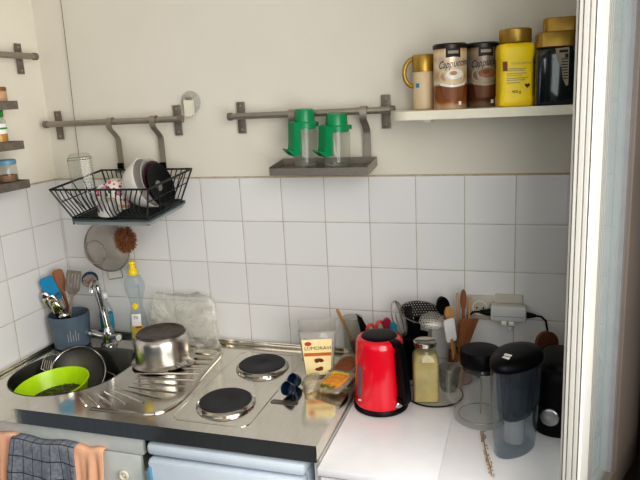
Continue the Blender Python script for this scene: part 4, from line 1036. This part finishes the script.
tag(MB().box((1.640, -.005, 1.020), (.012, .010, .016), .003).build('cable_clip', 'white'), 'tiny white clip on the tiles below the adapter', 'clip')

# dried twig
t = thing('dried_twig', 'thin dried flower twig lying on the white counter in front of the carafe', 'twig', (1.597, -.475, ZW))
pts = [(-.016, .105, .004), (-.012, .07, .005), (-.006, .03, .004), (.002, -.01, .005), (.010, -.05, .004), (.018, -.095, .004)]
MB().tube(pts, .0014, 6).build('stem', 'twig', t)
m = MB()
for i in range(70):
    k = random.random()*4.99; a = int(k); p = V(pts[a]).lerp(V(pts[a+1]), k-a)
    m.ball((p.x+random.uniform(-.006, .006), p.y+random.uniform(-.006, .006), .004+random.random()*.004), .0018, 6, 4)
o = m.build('dried_buds', 'twig', t); o['kind'] = 'stuff'

# ================================================================== UPPER RIGHT SHELF
ZH = 1.704
t = thing('corner_shelf', 'white wall shelf with rounded left end, holding jars and coffee cans', 'shelf', (1.65, 0, ZH))
out = [(.305, .004)]+[(.305, -.22)]
m = [(1.955, -.003), (1.300, -.003), (1.302, -.08)]+[(1.372-.070*math.cos(a), -.110-.095*math.sin(a)) for a in arc(8, .1, PI/2)]+[(1.955, -.205)]
MB().xf(Matrix.Translation((-1.65, 0, 0))).prism(m, -.024, 0).build('board', 'offwhite', t)
MB().xf(Matrix.Translation((-1.65, 0, 0))).b2(1.40, 1.42, -.14, -.003, -.034, -.024).b2(1.86, 1.88, -.14, -.003, -.034, -.024).build('bracket', 'white', t)
ZJ = ZH+.0004
t = thing('canister', 'cream canister with gold lid, leftmost on the wall shelf', 'canister', (1.392, -.070, ZJ))
MB().lathe([(.030, 0), (.0325, .003), (.0325, .106), (.031, .108)], n=36).build('body', 'cream', t)
MB().lathe([(.034, .106), (.0345, .108), (.0345, .148), (.031, .153), (1e-4, .153)], n=36, cap0=False).build('lid', 'gold', t)
m = MB(); m.grid(lambda a, b: (.0329*math.cos(-2.2+a*.35), .0329*math.sin(-2.2+a*.35), .062+b*.012), 5, 2).build('label_print', 'ink_blue', t)
MB().tube([(-.028-.027*math.sin(q), -.012, .104+.038*math.cos(q)) for q in arc(16, .1, PI-.1)], .0065, 10).build('handle', 'gold', bpy.data.objects['canister'])
def can(x, y, label, art, rz):
    t = thing('coffee_can', label, 'can', (x, y, ZJ), rz); R = .0455; Hh = .164
    MB().lathe([(R-.001, 0), (R, .002), (R, Hh), (R-.002, Hh+.002)], n=48).build('can_body', art, t)
    MB().lathe([(R+.0015, Hh-.004), (R+.002, Hh+.006), (R-.002, Hh+.010), (R-.006, Hh+.007), (1e-4, Hh+.007)], n=48, cap0=False).build('lid', 'can_lid', t)
    c = lambda o: (lambda a, b: ((R+o)*math.sin(a/R), -(R+o)*math.cos(a/R), b))
    m = MB(); f = c(.0008); text_on(m, 'Cappuccino', .028, lambda a, b: f(a+.004, b+.120+a*.10), shear=.35, w=.70); m.build('lettering', 'ink', t)
    m = MB(); f = c(.0006); m.grid(lambda a, b: f((a-.5)*.040, .138+b*.024-.004*abs(a-.5)), 10, 2).build('label_badge', 'ink', t)
    m = MB(); f = c(.0010); m.grid(lambda a, b: f((a-.5)*.028, .146+b*.008), 10, 1).build('badge_print', 'ink_grey', t)
    def cup(cx, cz, a_, b_, o, mt, nm):
        f = c(o); mm = MB(); ring = [f(cx+a_*math.cos(2*PI*i/28), cz+b_*math.sin(2*PI*i/28)) for i in range(28)]
        inner = [f(cx+.5*a_*math.cos(2*PI*i/28), cz+.5*b_*math.sin(2*PI*i/28)) for i in range(28)]
        mm.loft([ring, inner], True, False, False); mm.add([f(cx, cz)]+inner, [(0, 1+i, 1+(i+1) % 28) for i in range(28)]); mm.build(nm, mt, t)
    k = art == 'can2'  # second can also takes darker picture colours as painted shade
    cup(-.004, .088, .036, .024, .0005, 'ink_grey' if k else 'cream', 'foam_picture')
    cup(.004, .092, .024, .013, .0007, 'woodm' if k else 'ceramic', 'foam_picture')
    cup(0, .095, .010, .006, .0009, 'woodd' if k else 'wood', 'swirl_picture')
    f = c(.0005); m = MB(); m.grid(lambda a, b: f((a-.5)*(.050+.020*b), .026+b*.040), 14, 3).build('cup_picture', 'woodd' if k else 'crockbr', t)
    f = c(.0007); m = MB(); m.grid(lambda a, b: f((a-.5)*.074, .064+b*.007+.006*math.cos((a-.5)*PI)*-1), 14, 2).build('cup_rim', 'ink_grey' if k else 'ceramic', t)
    m = MB(); f = c(.0009); m.grid(lambda a, b: f(.014+a*.009, .010+b*.010), 3, 1).build('label_mark', 'ink_white', t)
    return t
can(1.472, -.122, 'light printed cappuccino can with dark lid, next to the cream canister', 'can1', .30)
can(1.554, -.068, 'cappuccino can in shade-darkened print with dark lid, touching the yellow jar', 'can2', .30)
t = thing('yellow_jar', 'bright yellow plastic jar with gold screw lid on the wall shelf', 'jar', (1.643, -.132, ZJ), .26)
m = MB()
m.loft([sq(.043, .036, 0, .014), sq(.046, .039, .004, .014), sq(.046, .039, .024, .014), sq(.0445, .0375, .029, .014), sq(.0445, .0375, .120, .014), sq(.046, .039, .125, .014), sq(.046, .039, .150, .014), sq(.043, .036, .160, .018), sq(.036, .033, .163, .026)]).build('body', 'yellow', t)
m = MB().lathe([(.040, .164), (.0415, .166), (.0415, .196), (.038, .199), (1e-4, .199)], n=40, cap0=False); m.build('lid', 'gold', t)
yf = -.0379
m = MB(); m.b2(-.040, -.028, yf-.0006, yf, .092, .116); m.build('label_badge', 'ink_brown', t)
m = MB(); text_on(m, 'CACAO INSTANT', .0075, lambda a, b: (.010+a, yf-.0006, .110+b)); m.build('lettering', 'ink_grey', t)
m = MB()
for i, (w_, z) in enumerate(((.05, .096), (.046, .091), (.052, .084), (.040, .079), (.055, .072), (.048, .067), (.036, .060))):
    m.b2(-.030, -.030+w_, yf-.0005, yf, z, z+.0018)
m.build('small_print', 'ink_grey', t)
m = MB(); text_on(m, '400 g', .011, lambda a, b: (-.004+a, yf-.0006, .038+b)); m.build('lettering', 'ink', t)
m = MB(); hp = [(16*math.sin(q)**3*.00042, (13*math.cos(q)-5*math.cos(2*q)-2*math.cos(3*q)-math.cos(4*q))*.00042) for q in arc(24, 0, 2*PI)[:-1]]
m.add([(.024+a, yf-.0006, .053+b) for a, b in hp], [tuple(range(24))]); m.build('heart_mark', 'ink', t)
m = MB(); m.b2(.0446, .0449, -.02, .012, .034, .112); m.build('side_panel_print', 'paleyel', t)
def cjar(x, y, h, label, badge):
    t = thing('coffee_jar', label, 'jar', (x, y, ZJ), .10 if badge else 0)
    m = MB(); m.loft([sq(.045, .040, 0, .012), sq(.048, .043, .004, .012), sq(.048, .043, h-.02, .012), sq(.044, .039, h-.004, .014), sq(.040, .037, h, .02)]).build('glass_body', 'coffee', t)
    m = MB(); m.loft([sq(.043, .040, h+.001, .016), sq(.045, .042, h+.003, .016), sq(.045, .042, h+.034, .016), sq(.042, .039, h+.038, .016)]).build('lid', 'gold', t)
    if badge:
        m = MB(); pl = [(-.004, .140), (.030, .142), (.030, .050), (.025, .046), (.016, .065), (.012, .092), (.002, .112)]
        m.add([(a, -.0436, b) for a, b in pl], [tuple(range(len(pl)))]); m.build('paper_label', 'ink_grey', t)
        m = MB(); m.b2(.006, .027, -.0442, -.0437, .129, .136)
        for i in range(8): m.b2(.012+.005*(i > 4), .028, -.0442, -.0437, .112-i*.0068, .1145-i*.0068)
        m.b2(.020, .028, -.0442, -.0437, .116, .126); m.build('small_print', 'ink', t)
    return t
cjar(1.741, -.148, .143, 'black coffee jar with gold lid and grey paper label, front right on the shelf', True)
cjar(1.758, -.050, .186, 'taller black coffee jar with gold lid behind the labelled one', False)
t = thing('pale_jar', 'pale yellow jar at the far right shelf end, behind the window glass', 'jar', (1.905, -.105, ZJ))
MB().lathe([(.036, 0), (.040, .003), (.040, .145), (.036, .150)], n=32).build('body', 'paleyel', t)
MB().lathe([(.038, .150), (.040, .152), (.040, .178), (.036, .181)], n=32).build('lid', 'gold', t)

# ================================================================== LIGHT, WORLD, CAMERA
def area(name, loc, target, sx, sy, e, col):
    l = bpy.data.lights.new(name, 'AREA'); l.shape = 'RECTANGLE'; l.size = sx; l.size_y = sy; l.energy = e; l.color = col
    o = bpy.data.objects.new(name, l); COL.objects.link(o); o.location = loc
    o.rotation_euler = (V(target)-V(loc)).to_track_quat('-Z', 'Y').to_euler(); return o
area('window_daylight', (1.99, -1.75, 1.70), (0, -1.45, 1.55), 1.7, 1.5, 50, (1, .98, .94))
area('room_daylight', (.7, -3.3, 1.9), (.9, 0, 1.2), 1.8, 1.4, 9, (1, .97, .93))
wd = bpy.data.worlds.new('world'); SC.world = wd; wd.use_nodes = True
nt = wd.node_tree; bg = nt.nodes['Background']
tc = nt.nodes.new('ShaderNodeTexCoord'); sx_ = nt.nodes.new('ShaderNodeSeparateXYZ'); rp = nt.nodes.new('ShaderNodeValToRGB')
nt.links.new(tc.outputs['Generated'], sx_.inputs[0]); nt.links.new(sx_.outputs['Z'], rp.inputs['Fac'])
rp.color_ramp.elements[0].color = (.10, .12, .15, 1); rp.color_ramp.elements[1].color = (1, .97, .92, 1)
nt.links.new(rp.outputs[0], bg.inputs['Color']); bg.inputs['Strength'].default_value = .7
cam = bpy.data.cameras.new('camera'); co = bpy.data.objects.new('camera', cam); COL.objects.link(co)
cam.sensor_fit = 'HORIZONTAL'; cam.sensor_width = 36; cam.lens = 36*637.93/640; cam.clip_start = .02
Rr, Uu, Ff = V((.95168855, .30286671, -.05060291)), V((-.02026318, .22637942, .9738284)), V((-.30639566, .92575597, -.22157975))
mw = Matrix((Rr, Uu, -Ff)).transposed().to_4x4(); mw.translation = (1.67944578, -1.96932233, 1.76049482)
co.matrix_world = mw
SC.camera = co
SC.view_settings.view_transform = 'Standard'; SC.view_settings.look = 'Medium High Contrast'; SC.view_settings.exposure = -.12
SC.cycles.max_bounces = 8; SC.cycles.transparent_max_bounces = 24; SC.cycles.use_denoising = True
